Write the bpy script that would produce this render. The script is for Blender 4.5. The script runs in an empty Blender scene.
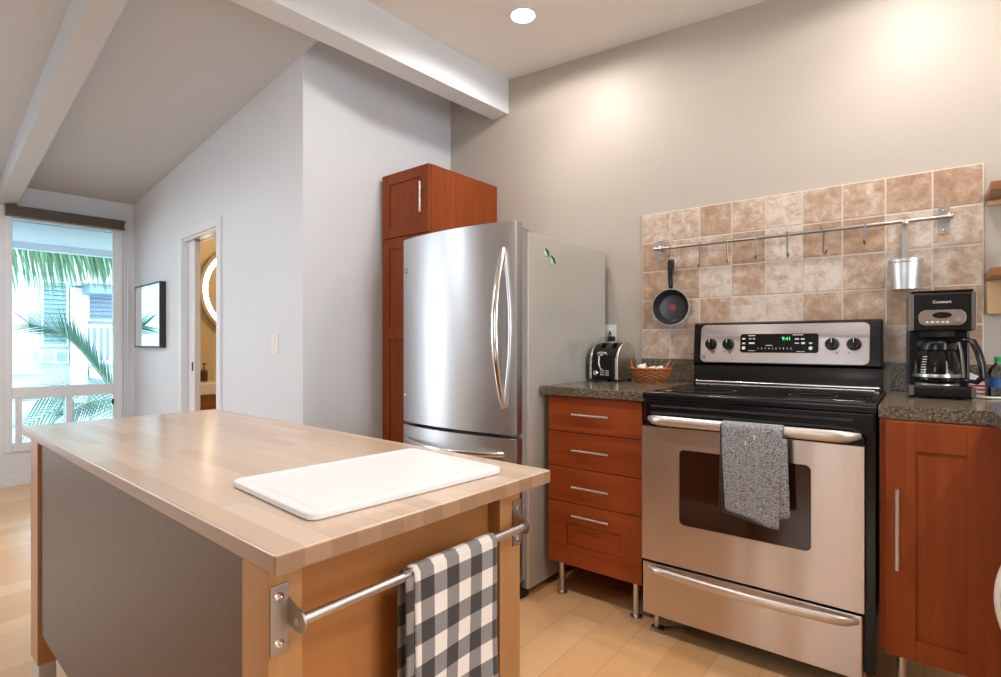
import bpy, bmesh, math, random
from mathutils import Vector, Matrix
random.seed(7)
R = math.radians
S = bpy.context.scene
COL = S.collection

# ------------------------------------------------------------------ camera
cam_data = bpy.data.cameras.new('camera')
cam = bpy.data.objects.new('camera', cam_data)
COL.objects.link(cam)
cam.location = (0, 0, 1.13)
cam.rotation_euler = (R(90), 0, R(38.156))
cam_data.sensor_width = 36
cam_data.lens = 36 * 538.6 / 1001
cam_data.shift_y = 5.2 / 1001
cam_data.clip_start = 0.02
S.camera = cam

# ------------------------------------------------------------------ world, exposure
world = bpy.data.worlds.new('world')
S.world = world
world.use_nodes = True
bg = world.node_tree.nodes['Background']
bg.inputs[0].default_value = (0.84, 0.93, 1.0, 1)
bg.inputs[1].default_value = 5.6
S.view_settings.view_transform = 'Standard'
S.view_settings.look = 'None'
S.view_settings.gamma = 1
S.view_settings.use_curve_mapping = False
S.view_settings.exposure = 0.17
S.cycles.use_denoising = True
S.cycles.max_bounces = 8
S.cycles.diffuse_bounces = 5
S.cycles.glossy_bounces = 4
S.cycles.transparent_max_bounces = 12
S.cycles.sample_clamp_indirect = 4
S.cycles.caustics_reflective = False
S.cycles.caustics_refractive = False

# ------------------------------------------------------------------ daylight and lamps
def area(name, loc, direction, sx, sy, power, color):
    l = bpy.data.lights.new(name, 'AREA')
    l.shape = 'RECTANGLE'; l.size = sx; l.size_y = sy; l.energy = power; l.color = color
    o = bpy.data.objects.new(name, l); COL.objects.link(o)
    o.location = loc
    o.rotation_euler = Vector(direction).to_track_quat('-Z', 'Y').to_euler()
    return o
DAY = (0.72, 0.86, 1.0)
# the wing of the house is turned a little against the kitchen wall
WC = Vector((-2.514, 1.553, 0)); WA = R(175.863)
WU = Vector((math.cos(WA), math.sin(WA), 0)); WN = Vector((-math.cos(WA + math.pi/2), -math.sin(WA + math.pi/2), 0))
WLEN = 3.111
def wing(s, n, z=0.0):   # s along the left wall, n > 0 behind it
    p = WC + WU*s + WN*n; return Vector((p.x, p.y, z))
area('daylight_window_wall', wing(3.22, -3.05, 1.25), -WU, 1.28, 1.78, 32, DAY)
area('daylight_rear_window', (-0.8, -3.22, 1.5), (0, 1, 0), 0.98, 1.18, 3, (0.86, 0.93, 1.0))
area('added_right_daylight', (2.42, 0.75, 1.45), (-1, 0, 0), 1.38, 1.38, 24, (0.90, 0.95, 1.0))  # added source out of view, placed to light the right-facing sides

# ------------------------------------------------------------------ helpers
class MB:
    def __init__(s): s.bm = bmesh.new()
    def _new(s, n0):
        s.bm.verts.ensure_lookup_table(); return s.bm.verts[n0:]
    def box(s, x0, x1, y0, y1, z0, z1, bev=0.0, seg=2, M=None):
        v = [s.bm.verts.new((x, y, z)) for z in (z0, z1) for y in (y0, y1) for x in (x0, x1)]
        fs = [s.bm.faces.new([v[i] for i in f]) for f in ((0,2,3,1),(4,5,7,6),(0,1,5,4),(2,6,7,3),(0,4,6,2),(1,3,7,5))]
        vs = v
        if bev > 0:
            es = list({e for f in fs for e in f.edges})
            r = bmesh.ops.bevel(s.bm, geom=es + v, offset=bev, segments=seg, profile=0.5, affect='EDGES')
            vs = list({q for f in r['faces'] for q in f.verts} | {q for f in fs if f.is_valid for q in f.verts})
        if M is not None:
            for q in vs: q.co = M @ q.co
        return s
    def cyl(s, p0, p1, r0, r1=None, seg=20, caps=True, M=None):
        return s.tube([p0, p1], [r0, r0 if r1 is None else r1], seg, caps, M)
    def tube(s, pts, r, seg=10, caps=True, M=None, flat=None, closed=False):
        pts = [Vector(p) for p in pts]
        n = len(pts)
        rs = r if isinstance(r, (list, tuple)) else [r]*n
        rings = []
        t0 = (pts[1]-pts[0]).normalized()
        up = Vector((0,0,1)) if abs(t0.z) < 0.9 else Vector((0,1,0))
        a = t0.cross(up).normalized()
        for i, p in enumerate(pts):
            if closed: t = (pts[(i+1) % n]-pts[i-1])
            else: t = (pts[min(i+1, n-1)]-pts[max(i-1, 0)])
            t.normalize()
            a = (a - t*a.dot(t)).normalized()
            b = t.cross(a)
            fa, fb = (1, 1) if flat is None else flat
            ring = [s.bm.verts.new(p + a*math.cos(2*math.pi*k/seg)*rs[i]*fa + b*math.sin(2*math.pi*k/seg)*rs[i]*fb) for k in range(seg)]
            rings.append(ring)
        m = n if closed else n-1
        for i in range(m):
            q0, q1 = rings[i], rings[(i+1) % n]
            for k in range(seg):
                s.bm.faces.new((q0[k], q0[(k+1) % seg], q1[(k+1) % seg], q1[k]))
        if caps and not closed:
            s.bm.faces.new(rings[0][::-1]); s.bm.faces.new(rings[-1])
        if M is not None:
            for q in rings:
                for v in q: v.co = M @ v.co
        return s
    def lathe(s, prof, seg=32, M=None, close=False):   # prof = [(r, z)...]
        rings = []
        for r_, z_ in prof:
            if r_ <= 1e-6: rings.append([s.bm.verts.new((0, 0, z_))])
            else: rings.append([s.bm.verts.new((r_*math.cos(2*math.pi*k/seg), r_*math.sin(2*math.pi*k/seg), z_)) for k in range(seg)])
        m = len(rings) if close else len(rings)-1
        for i in range(m):
            a, b = rings[i], rings[(i+1) % len(rings)]
            for k in range(seg):
                k2 = (k+1) % seg
                if len(a) == 1 and len(b) == 1: continue
                if len(a) == 1: s.bm.faces.new((a[0], b[k2], b[k]))
                elif len(b) == 1: s.bm.faces.new((a[k], a[k2], b[0]))
                else: s.bm.faces.new((a[k], a[k2], b[k2], b[k]))
        if M is not None:
            for q in rings:
                for v in q: v.co = M @ v.co
        return s
    def prism(s, poly, h0, h1, axis='z', bev=0.0, seg=2, M=None):
        def P(u, v, h):
            return (u, v, h) if axis == 'z' else ((u, h, v) if axis == 'y' else (h, u, v))
        a = [s.bm.verts.new(P(u, v, h0)) for u, v in poly]
        b = [s.bm.verts.new(P(u, v, h1)) for u, v in poly]
        n = len(poly)
        f0 = s.bm.faces.new(a[::-1]); f1 = s.bm.faces.new(b)
        fs = [s.bm.faces.new((a[i], a[(i+1) % n], b[(i+1) % n], b[i])) for i in range(n)]
        vs = a + b
        if bev > 0:
            es = list(f0.edges) + list(f1.edges)
            r = bmesh.ops.bevel(s.bm, geom=es, offset=bev, segments=seg, profile=0.5, affect='EDGES')
            vs = list({q for f in r['faces'] for q in f.verts} | {q for f in fs + [f0, f1] if f.is_valid for q in f.verts})
        if M is not None:
            for q in vs: q.co = M @ q.co
        return s
    def grid(s, f, nu, nv, uv=None):
        V = [[s.bm.verts.new(f(i/nu, j/nv)) for j in range(nv+1)] for i in range(nu+1)]
        lay = s.bm.loops.layers.uv.verify() if uv else None
        for i in range(nu):
            for j in range(nv):
                fc = s.bm.faces.new((V[i][j], V[i+1][j], V[i+1][j+1], V[i][j+1]))
                if uv:
                    for l, (a, b) in zip(fc.loops, ((i, j), (i+1, j), (i+1, j+1), (i, j+1))):
                        l[lay].uv = uv(a/nu, b/nv)
        return s
    def ball(s, c, r, sub=2, sc=(1,1,1)):
        m = Matrix.Translation(c) @ Matrix.Diagonal((r*sc[0], r*sc[1], r*sc[2], 1))
        bmesh.ops.create_icosphere(s.bm, subdivisions=sub, radius=1, matrix=m); return s
    def build(s, name, mat, parent=None, label=None, kind=None, angle=38, solid=None, sub=None, wn=True):
        bm = s.bm
        bmesh.ops.recalc_face_normals(bm, faces=bm.faces)
        for f in bm.faces: f.smooth = True
        lim = R(angle)
        for e in bm.edges:
            if len(e.link_faces) == 2 and e.calc_face_angle(0) > lim: e.smooth = False
        me = bpy.data.meshes.new(name); bm.to_mesh(me); bm.free()
        o = bpy.data.objects.new(name, me); COL.objects.link(o)
        if mat: me.materials.append(mat)
        if parent: o.parent = parent
        if label: o['label'] = label
        if kind: o['kind'] = kind
        if solid:
            m = o.modifiers.new('solid', 'SOLIDIFY'); m.thickness = solid; m.offset = 0
        if wn and not solid:
            m = o.modifiers.new('weighted_normals', 'WEIGHTED_NORMAL'); m.keep_sharp = True
        if sub:
            m = o.modifiers.new('sub', 'SUBSURF'); m.levels = sub; m.render_levels = sub
        return o

def thing(name, label, cat, loc=(0,0,0), rz=0.0, group=None):
    o = bpy.data.objects.new(name, None); COL.objects.link(o)
    o.empty_display_size = 0.05
    o.location = loc; o.rotation_euler = (0, 0, rz)
    o['label'] = label; o['category'] = cat
    if group: o['group'] = group
    return o
def tag(o, label, cat, group=None):
    o['label'] = label; o['category'] = cat
    if group: o['group'] = group
    return o
def struct_root(name, loc=(0,0,0), rz=0.0):
    o = bpy.data.objects.new(name, None); COL.objects.link(o)
    o.location = loc; o.rotation_euler = (0, 0, rz); o['kind'] = 'structure'
    return o
def text(name, body, size, loc, rot, mat, parent, extrude=0.0004, align='CENTER'):
    c = bpy.data.curves.new(name, 'FONT'); c.body = body; c.size = size; c.extrude = extrude
    c.align_x = align; c.align_y = 'CENTER'
    o = bpy.data.objects.new(name, c); COL.objects.link(o)
    o.location = loc; o.rotation_euler = rot; o.parent = parent
    dg = bpy.context.evaluated_depsgraph_get()
    me = bpy.data.meshes.new_from_object(o.evaluated_get(dg)); me.name = name
    bpy.data.objects.remove(o)
    o = bpy.data.objects.new(name, me); COL.objects.link(o)
    o.location = loc; o.rotation_euler = rot; o.parent = parent
    me.materials.clear(); me.materials.append(mat)
    return o

# ------------------------------------------------------------------ materials
def new_mat(name):
    m = bpy.data.materials.new(name); m.use_nodes = True
    nt = m.node_tree
    return m, nt, nt.nodes['Principled BSDF']
def N(nt, typ, **kw):
    n = nt.nodes.new(typ)
    for k, v in kw.items():
        if k in n.inputs: n.inputs[k].default_value = v
        else: setattr(n, k, v)
    return n
def ramp(nt, stops):
    n = nt.nodes.new('ShaderNodeValToRGB')
    el = n.color_ramp.elements
    while len(el) > 1: el.remove(el[-1])
    el[0].position = stops[0][0]; el[0].color = (*stops[0][1], 1)
    for p, c in stops[1:]:
        e = el.new(p); e.color = (*c, 1)
    return n
def coords(nt, scale=(1,1,1), rot=(0,0,0), out='Object'):
    tc = nt.nodes.new('ShaderNodeTexCoord'); mp = nt.nodes.new('ShaderNodeMapping')
    mp.inputs['Scale'].default_value = scale; mp.inputs['Rotation'].default_value = rot
    nt.links.new(tc.outputs[out], mp.inputs['Vector']); return mp
def plain(name, color, rough=0.5, metal=0.0, bump=0.0, bscale=60, coat=0.0, spec=0.5):
    m, nt, p = new_mat(name)
    p.inputs['Base Color'].default_value = (*color, 1)
    p.inputs['Roughness'].default_value = rough; p.inputs['Metallic'].default_value = metal
    p.inputs['Coat Weight'].default_value = coat; p.inputs['Coat Roughness'].default_value = 0.08
    p.inputs['Specular IOR Level'].default_value = spec
    mp = coords(nt)
    nz = N(nt, 'ShaderNodeTexNoise', Scale=bscale, Detail=3.0)
    nt.links.new(mp.outputs[0], nz.inputs['Vector'])
    if bump > 0:
        b = N(nt, 'ShaderNodeBump', Strength=bump, Distance=0.002)
        nt.links.new(nz.outputs['Fac'], b.inputs['Height']); nt.links.new(b.outputs[0], p.inputs['Normal'])
    else:
        mr = N(nt, 'ShaderNodeMapRange'); mr.inputs['To Min'].default_value = max(0.02, rough*0.92); mr.inputs['To Max'].default_value = min(1, rough*1.08)
        nt.links.new(nz.outputs['Fac'], mr.inputs['Value']); nt.links.new(mr.outputs[0], p.inputs['Roughness'])
    return m
def wood(name, c1, c2, axis='z', scale=1.0, rough=0.35, coat=0.15, c3=None, spec=0.5):
    m, nt, p = new_mat(name)
    st = {'x': (1.2, 22, 22), 'y': (22, 1.2, 22), 'z': (22, 22, 1.2)}[axis]
    mp = coords(nt, tuple(v*scale for v in st))
    nz = N(nt, 'ShaderNodeTexNoise', Scale=1.0, Detail=6.0, Roughness=0.6, Distortion=0.6)
    nt.links.new(mp.outputs[0], nz.inputs['Vector'])
    p.inputs['Specular IOR Level'].default_value = spec
    mid = c3 or tuple((a+b)/2 for a, b in zip(c1, c2))
    rp = ramp(nt, [(0.3, c1), (0.5, mid), (0.7, c2)])
    nt.links.new(nz.outputs['Fac'], rp.inputs[0])
    nt.links.new(rp.outputs[0], p.inputs['Base Color'])
    p.inputs['Roughness'].default_value = rough; p.inputs['Coat Weight'].default_value = coat; p.inputs['Coat Roughness'].default_value = 0.2
    b = N(nt, 'ShaderNodeBump', Strength=0.05, Distance=0.001)
    nt.links.new(nz.outputs['Fac'], b.inputs['Height']); nt.links.new(b.outputs[0], p.inputs['Normal'])
    return m
def steel(name, color, rough=0.28, axis='x', strength=0.25, wavy=0.0):
    m, nt, p = new_mat(name)
    st = {'x': (3, 400, 400), 'y': (400, 3, 400), 'z': (400, 400, 3)}[axis]
    mp = coords(nt, st)
    nz = N(nt, 'ShaderNodeTexNoise', Scale=1.0, Detail=2.0)
    nt.links.new(mp.outputs[0], nz.inputs['Vector'])
    mr = N(nt, 'ShaderNodeMapRange'); mr.inputs['To Min'].default_value = rough*0.8; mr.inputs['To Max'].default_value = rough*1.2
    nt.links.new(nz.outputs['Fac'], mr.inputs['Value']); nt.links.new(mr.outputs[0], p.inputs['Roughness'])
    b = N(nt, 'ShaderNodeBump', Strength=strength, Distance=0.0003)
    nt.links.new(nz.outputs['Fac'], b.inputs['Height']); nt.links.new(b.outputs[0], p.inputs['Normal'])
    p.inputs['Base Color'].default_value = (*color, 1); p.inputs['Metallic'].default_value = 1.0
    # grain runs along the brushing, so reflections smear across it; the sheet is also slightly wavy
    tg = N(nt, 'ShaderNodeTangent', direction_type='RADIAL', axis='Z'); nt.links.new(tg.outputs[0], p.inputs['Tangent'])
    p.inputs['Anisotropic'].default_value = 0.75; p.inputs['Anisotropic Rotation'].default_value = 0.25 if axis == 'x' else 0.0
    if axis == 'x' and wavy > 0:
        mw = coords(nt, (5.0, 5.0, 0.5)); nw = N(nt, 'ShaderNodeTexNoise', Scale=1.0, Detail=1.0); nt.links.new(mw.outputs[0], nw.inputs['Vector'])
        b2 = N(nt, 'ShaderNodeBump', Strength=wavy, Distance=0.012); nt.links.new(nw.outputs['Fac'], b2.inputs['Height']); nt.links.new(b2.outputs[0], b.inputs['Normal'])
    return m
def staves(name, cols, length, width, axis_swap=False, rough=0.35, gap=0.0008, coat=0.1, mort=(0.25,0.16,0.09), gapmix=0.5):
    m, nt, p = new_mat(name)
    mp = coords(nt)
    src = mp.outputs[0]
    if axis_swap:
        sp = N(nt, 'ShaderNodeSeparateXYZ'); cb = N(nt, 'ShaderNodeCombineXYZ')
        nt.links.new(src, sp.inputs[0]); nt.links.new(sp.outputs[1], cb.inputs[0]); nt.links.new(sp.outputs[0], cb.inputs[1])
        src = cb.outputs[0]
    br = N(nt, 'ShaderNodeTexBrick')
    br.offset = 0.37; br.offset_frequency = 2; br.squash = 1.0
    br.inputs['Color1'].default_value = (0,0,0,1); br.inputs['Color2'].default_value = (1,1,1,1)
    br.inputs['Mortar'].default_value = (0.5,0.5,0.5,1)
    br.inputs['Scale'].default_value = 1.0; br.inputs['Mortar Size'].default_value = gap; br.inputs['Mortar Smooth'].default_value = 0.1
    br.inputs['Bias'].default_value = 0.0; br.inputs['Brick Width'].default_value = length; br.inputs['Row Height'].default_value = width
    nt.links.new(src, br.inputs['Vector'])
    mp2 = N(nt, 'ShaderNodeMapping'); mp2.inputs['Scale'].default_value = (3, 60, 60)
    nt.links.new(src, mp2.inputs['Vector'])
    nz = N(nt, 'ShaderNodeTexNoise', Scale=1.0, Detail=5.0, Distortion=0.5)
    nt.links.new(mp2.outputs[0], nz.inputs['Vector'])
    add = N(nt, 'ShaderNodeMath', operation='MULTIPLY_ADD'); add.inputs[1].default_value = 0.45; 
    sub = N(nt, 'ShaderNodeMath', operation='SUBTRACT'); sub.inputs[1].default_value = 0.22
    nt.links.new(nz.outputs['Fac'], add.inputs[0]); nt.links.new(br.outputs['Color'], add.inputs[2])
    nt.links.new(add.outputs[0], sub.inputs[0])
    rp = ramp(nt, [(i/(len(cols)-1), c) for i, c in enumerate(cols)])
    nt.links.new(sub.outputs[0], rp.inputs[0])
    mx = N(nt, 'ShaderNodeMix', data_type='RGBA')
    nt.links.new(rp.outputs[0], mx.inputs['A']); mx.inputs['B'].default_value = (*mort, 1)
    fm = N(nt, 'ShaderNodeMath', operation='MULTIPLY'); fm.inputs[1].default_value = gapmix
    nt.links.new(br.outputs['Fac'], fm.inputs[0]); nt.links.new(fm.outputs[0], mx.inputs['Factor'])
    nt.links.new(mx.outputs['Result'], p.inputs['Base Color'])
    p.inputs['Roughness'].default_value = rough; p.inputs['Coat Weight'].default_value = coat; p.inputs['Coat Roughness'].default_value = 0.15
    return m

M = {}
M['white_paint'] = plain('white_paint', (0.70, 0.745, 0.80), 0.6, bump=0.05, bscale=25)
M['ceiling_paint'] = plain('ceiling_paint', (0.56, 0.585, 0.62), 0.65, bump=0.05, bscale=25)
M['ceiling_paint_lit'] = plain('ceiling_paint_lit', (0.84, 0.82, 0.80), 0.65, bump=0.05, bscale=25)  # same white paint as the wing; lamp light put into this brighter colour
M['beige_paint'] = plain('beige_paint', (0.45, 0.40, 0.35), 0.5, bump=0.05, bscale=25)
M['trim_white'] = plain('trim_white', (0.74, 0.78, 0.83), 0.4)
M['bath_paint'] = plain('bath_paint', (0.50, 0.36, 0.19), 0.6)
M['red_wood'] = wood('red_wood', (0.20, 0.038, 0.008), (0.30, 0.066, 0.013), 'z', 1.0, 0.42, 0.0, spec=0.22)
M['red_wood_h'] = wood('red_wood_h', (0.225, 0.040, 0.007), (0.325, 0.068, 0.012), 'x', 1.0, 0.42, 0.0, spec=0.22)
M['dark_wood'] = wood('dark_wood', (0.05, 0.02, 0.01), (0.08, 0.03, 0.015), 'x')
M['shelf_wood'] = wood('shelf_wood', (0.20, 0.07, 0.025), (0.30, 0.11, 0.04), 'x')
M['pale_wood'] = wood('pale_wood', (0.62, 0.38, 0.18), (0.72, 0.48, 0.26), 'x')
M['beech'] = wood('beech', (0.34, 0.165, 0.060), (0.43, 0.215, 0.085), 'z', 0.8, 0.45, 0.0, spec=0.3)
M['beech_panel'] = wood('beech_panel', (0.31, 0.12, 0.032), (0.39, 0.155, 0.045), 'y', 0.6, 0.4, 0.1)
M['valance_wood'] = wood('valance_wood', (0.05, 0.03, 0.02), (0.09, 0.055, 0.035), 'x')
M['butcher'] = staves('butcher', [(0.50,0.355,0.25),(0.535,0.39,0.28),(0.56,0.415,0.305),(0.60,0.455,0.34)], 0.42, 0.042, False, 0.27, 0.0006, 0.25, gapmix=0.25)
M['butcher_edge'] = staves('butcher_edge', [(0.22,0.12,0.062),(0.27,0.155,0.085),(0.31,0.185,0.105),(0.36,0.22,0.13)], 0.42, 0.042, False, 0.4, 0.0006, 0.0, gapmix=0.25)  # darker than the top: end grain, plus shade put into the colour
M['floor'] = staves('floor', [(0.69,0.39,0.175),(0.735,0.43,0.205),(0.77,0.465,0.232),(0.81,0.505,0.262)], 1.2, 0.147, True, 0.25, 0.0012, 0.2, gapmix=0.45)
M['island_laminate'] = plain('island_laminate', (0.115, 0.070, 0.038), 0.45, spec=0.2)
M['steel_x'] = steel('steel_x', (0.58, 0.50, 0.445), 0.33, 'x', wavy=0.8)
M['panel_steel'] = steel('panel_steel', (0.44, 0.40, 0.39), 0.34, 'x')
M['steel_z'] = steel('steel_z', (0.60, 0.60, 0.60), 0.30, 'z')
M['fridge_steel'] = steel('fridge_steel', (0.52, 0.52, 0.53), 0.38, 'x', wavy=0.1)
M['chrome'] = plain('chrome', (0.75, 0.74, 0.72), 0.16, 1.0)
M['satin'] = plain('satin', (0.62, 0.60, 0.58), 0.30, 1.0)
M['handle_satin'] = plain('handle_satin', (0.66, 0.60, 0.56), 0.40, 1.0)
M['rail_steel'] = plain('rail_steel', (0.42, 0.40, 0.38), 0.30, 1.0)
M['hook_steel'] = plain('hook_steel', (0.22, 0.20, 0.19), 0.35, 1.0)
M['bracket_steel'] = plain('bracket_steel', (0.42, 0.40, 0.38), 0.35, 1.0, bump=0.1, bscale=200)
M['grey_enamel'] = plain('grey_enamel', (0.56, 0.55, 0.50), 0.22, 0.3)
M['black_enamel'] = plain('black_enamel', (0.005, 0.005, 0.006), 0.16, spec=0.35)
M['black_glass'] = plain('black_glass', (0.008, 0.008, 0.009), 0.07)
M['display_black'] = plain('display_black', (0.004, 0.004, 0.004), 0.25, spec=0.2)
M['black_matte'] = plain('black_matte', (0.015, 0.015, 0.016), 0.5)
M['black_plastic'] = plain('black_plastic', (0.007, 0.007, 0.008), 0.2, spec=0.4)
M['oven_glass'] = plain('oven_glass', (0.030, 0.010, 0.005), 0.08)
M['ring_grey'] = plain('ring_grey', (0.05, 0.05, 0.05), 0.3)
M['badge_blue'] = plain('badge_blue', (0.10, 0.12, 0.17), 0.35)
M['grey_plastic'] = plain('grey_plastic', (0.30, 0.30, 0.30), 0.4)
M['white_plastic'] = plain('white_plastic', (0.80, 0.79, 0.76), 0.35)
M['board_white'] = plain('board_white', (0.74, 0.75, 0.76), 0.42, bump=0.1, bscale=400)
M['white_ink'] = plain('white_ink', (0.75, 0.75, 0.74), 0.5)
M['copper'] = plain('copper', (0.40, 0.13, 0.045), 0.28, 0.3)
M['garlic'] = plain('garlic', (0.78, 0.70, 0.60), 0.6)
M['red_paint'] = plain('red_paint', (0.50, 0.03, 0.03), 0.45)
M['red_spot'] = plain('red_spot', (0.30, 0.05, 0.03), 0.5)
M['green_cap'] = plain('green_cap', (0.02, 0.38, 0.10), 0.4)
M['blue_label'] = plain('blue_label', (0.04, 0.12, 0.35), 0.4)
M['yellow'] = plain('yellow', (0.80, 0.50, 0.06), 0.4)
M['magnet_green'] = plain('magnet_green', (0.55, 0.72, 0.58), 0.35)
M['porcelain'] = plain('porcelain', (0.75, 0.73, 0.70), 0.15)
M['coating'] = plain('coating', (0.05, 0.055, 0.065), 0.25, 0.5)
M['ext_wall'] = plain('ext_wall', (0.38, 0.50, 0.54), 0.8)
M['ext_white'] = plain('ext_white', (0.62, 0.70, 0.74), 0.7)
M['ext_slat'] = plain('ext_slat', (0.18, 0.34, 0.38), 0.6)
M['ext_blue'] = plain('ext_blue', (0.17, 0.27, 0.37), 0.6)
M['soffit'] = plain('soffit', (0.42, 0.52, 0.60), 0.7)
M['grass'] = plain('grass', (0.20, 0.26, 0.24), 0.9, bump=0.3)
M['palm_leaf'] = plain('palm_leaf', (0.035, 0.17, 0.12), 0.5)
M['palm_pale'] = plain('palm_pale', (0.09, 0.22, 0.12), 0.5)
M['palm_stem'] = plain('palm_stem', (0.14, 0.26, 0.14), 0.6)
M['trunk'] = plain('trunk', (0.20, 0.15, 0.10), 0.9, bump=0.6, bscale=20)

def emit(name, color, strength):
    m, nt, p = new_mat(name)
    p.inputs['Base Color'].default_value = (*color, 1)
    p.inputs['Emission Color'].default_value = (*color, 1); p.inputs['Emission Strength'].default_value = strength
    return m
M['lamp'] = emit('lamp', (1.0, 0.96, 0.90), 25)
M['led_ring'] = emit('led_ring', (1.0, 0.93, 0.80), 5)
M['green_led'] = emit('green_led', (0.10, 0.9, 0.28), 0.8)

def pane_mat(name, tint=(1,1,1), refl=0.08):
    m = bpy.data.materials.new(name); m.use_nodes = True; nt = m.node_tree; nt.nodes.clear()
    o = nt.nodes.new('ShaderNodeOutputMaterial'); t = nt.nodes.new('ShaderNodeBsdfTransparent'); g = nt.nodes.new('ShaderNodeBsdfGlossy')
    t.inputs[0].default_value = (*tint, 1); g.inputs['Roughness'].default_value = 0.02
    fr = nt.nodes.new('ShaderNodeFresnel'); fr.inputs[0].default_value = 1.45
    mx = nt.nodes.new('ShaderNodeMixShader')
    nt.links.new(fr.outputs[0], mx.inputs[0]); nt.links.new(t.outputs[0], mx.inputs[1]); nt.links.new(g.outputs[0], mx.inputs[2])
    nt.links.new(mx.outputs[0], o.inputs[0]); return m
M['pane'] = pane_mat('pane', (0.93, 0.98, 1.0))
M['carafe_glass'] = pane_mat('carafe_glass', (0.72, 0.70, 0.68))
M['bottle_plastic'] = pane_mat('bottle_plastic', (0.80, 0.86, 0.88))
m, nt, p = new_mat('mirror'); p.inputs['Base Color'].default_value = (0.86, 0.90, 0.92, 1); p.inputs['Metallic'].default_value = 1; p.inputs['Roughness'].default_value = 0.02
nzm = N(nt, 'ShaderNodeTexNoise', Scale=2.0); M['mirror'] = m

# granite
m, nt, p = new_mat('granite')
mp = coords(nt)
v1 = N(nt, 'ShaderNodeTexVoronoi', Scale=260.0); v2 = N(nt, 'ShaderNodeTexNoise', Scale=110.0, Detail=4.0)
nt.links.new(mp.outputs[0], v1.inputs['Vector']); nt.links.new(mp.outputs[0], v2.inputs['Vector'])
mxv = N(nt, 'ShaderNodeMix', data_type='RGBA'); mxv.inputs['Factor'].default_value = 0.5
nt.links.new(v1.outputs['Color'], mxv.inputs['A']); nt.links.new(v2.outputs['Fac'], mxv.inputs['B'])
bwn = N(nt, 'ShaderNodeRGBToBW'); nt.links.new(mxv.outputs['Result'], bwn.inputs[0])
rp = ramp(nt, [(0.26, (0.03,0.024,0.018)), (0.42, (0.085,0.065,0.045)), (0.52, (0.14,0.108,0.075)), (0.62, (0.19,0.15,0.108)), (0.78, (0.30,0.24,0.18))])
nt.links.new(bwn.outputs[0], rp.inputs[0]); nt.links.new(rp.outputs[0], p.inputs['Base Color'])
p.inputs['Roughness'].default_value = 0.18; p.inputs['Specular IOR Level'].default_value = 0.35; M['granite'] = m

# stone tile: each tile island gets its own tone
m, nt, p = new_mat('stone_tile')
geo = nt.nodes.new('ShaderNodeNewGeometry'); mp = coords(nt)
off = N(nt, 'ShaderNodeVectorMath', operation='ADD'); cmb = N(nt, 'ShaderNodeCombineXYZ')
mul = N(nt, 'ShaderNodeMath', operation='MULTIPLY'); mul.inputs[1].default_value = 37.0
nt.links.new(geo.outputs['Random Per Island'], mul.inputs[0]); nt.links.new(mul.outputs[0], cmb.inputs[0]); nt.links.new(mul.outputs[0], cmb.inputs[2])
nt.links.new(mp.outputs[0], off.inputs[0]); nt.links.new(cmb.outputs[0], off.inputs[1])
n1 = N(nt, 'ShaderNodeTexNoise', Scale=20.0, Detail=9.0, Roughness=0.7, Distortion=0.3); n2 = N(nt, 'ShaderNodeTexNoise', Scale=90.0, Detail=3.0)
nt.links.new(off.outputs[0], n1.inputs['Vector']); nt.links.new(off.outputs[0], n2.inputs['Vector'])
a1 = N(nt, 'ShaderNodeMath', operation='MULTIPLY_ADD'); a1.inputs[1].default_value = 0.30
nt.links.new(geo.outputs['Random Per Island'], a1.inputs[0]); nt.links.new(n1.outputs['Fac'], a1.inputs[2])
rp = ramp(nt, [(0.40, (0.33,0.205,0.125)), (0.54, (0.42,0.28,0.19)), (0.66, (0.50,0.37,0.28)), (0.80, (0.64,0.56,0.49))])
nt.links.new(a1.outputs[0], rp.inputs[0])
rp2 = ramp(nt, [(0.30, (0.55,0.50,0.46)), (0.42, (1,1,1))])
nt.links.new(n2.outputs['Fac'], rp2.inputs[0])
mxt = N(nt, 'ShaderNodeMix', data_type='RGBA', blend_type='MULTIPLY'); mxt.inputs['Factor'].default_value = 0.6
nt.links.new(rp.outputs[0], mxt.inputs['A']); nt.links.new(rp2.outputs[0], mxt.inputs['B'])
nt.links.new(mxt.outputs['Result'], p.inputs['Base Color'])
b = N(nt, 'ShaderNodeBump', Strength=0.35, Distance=0.002); nt.links.new(n1.outputs['Fac'], b.inputs['Height']); nt.links.new(b.outputs[0], p.inputs['Normal'])
p.inputs['Roughness'].default_value = 0.42; M['stone_tile'] = m
M['grout'] = plain('grout', (0.68, 0.61, 0.53), 0.8)

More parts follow.
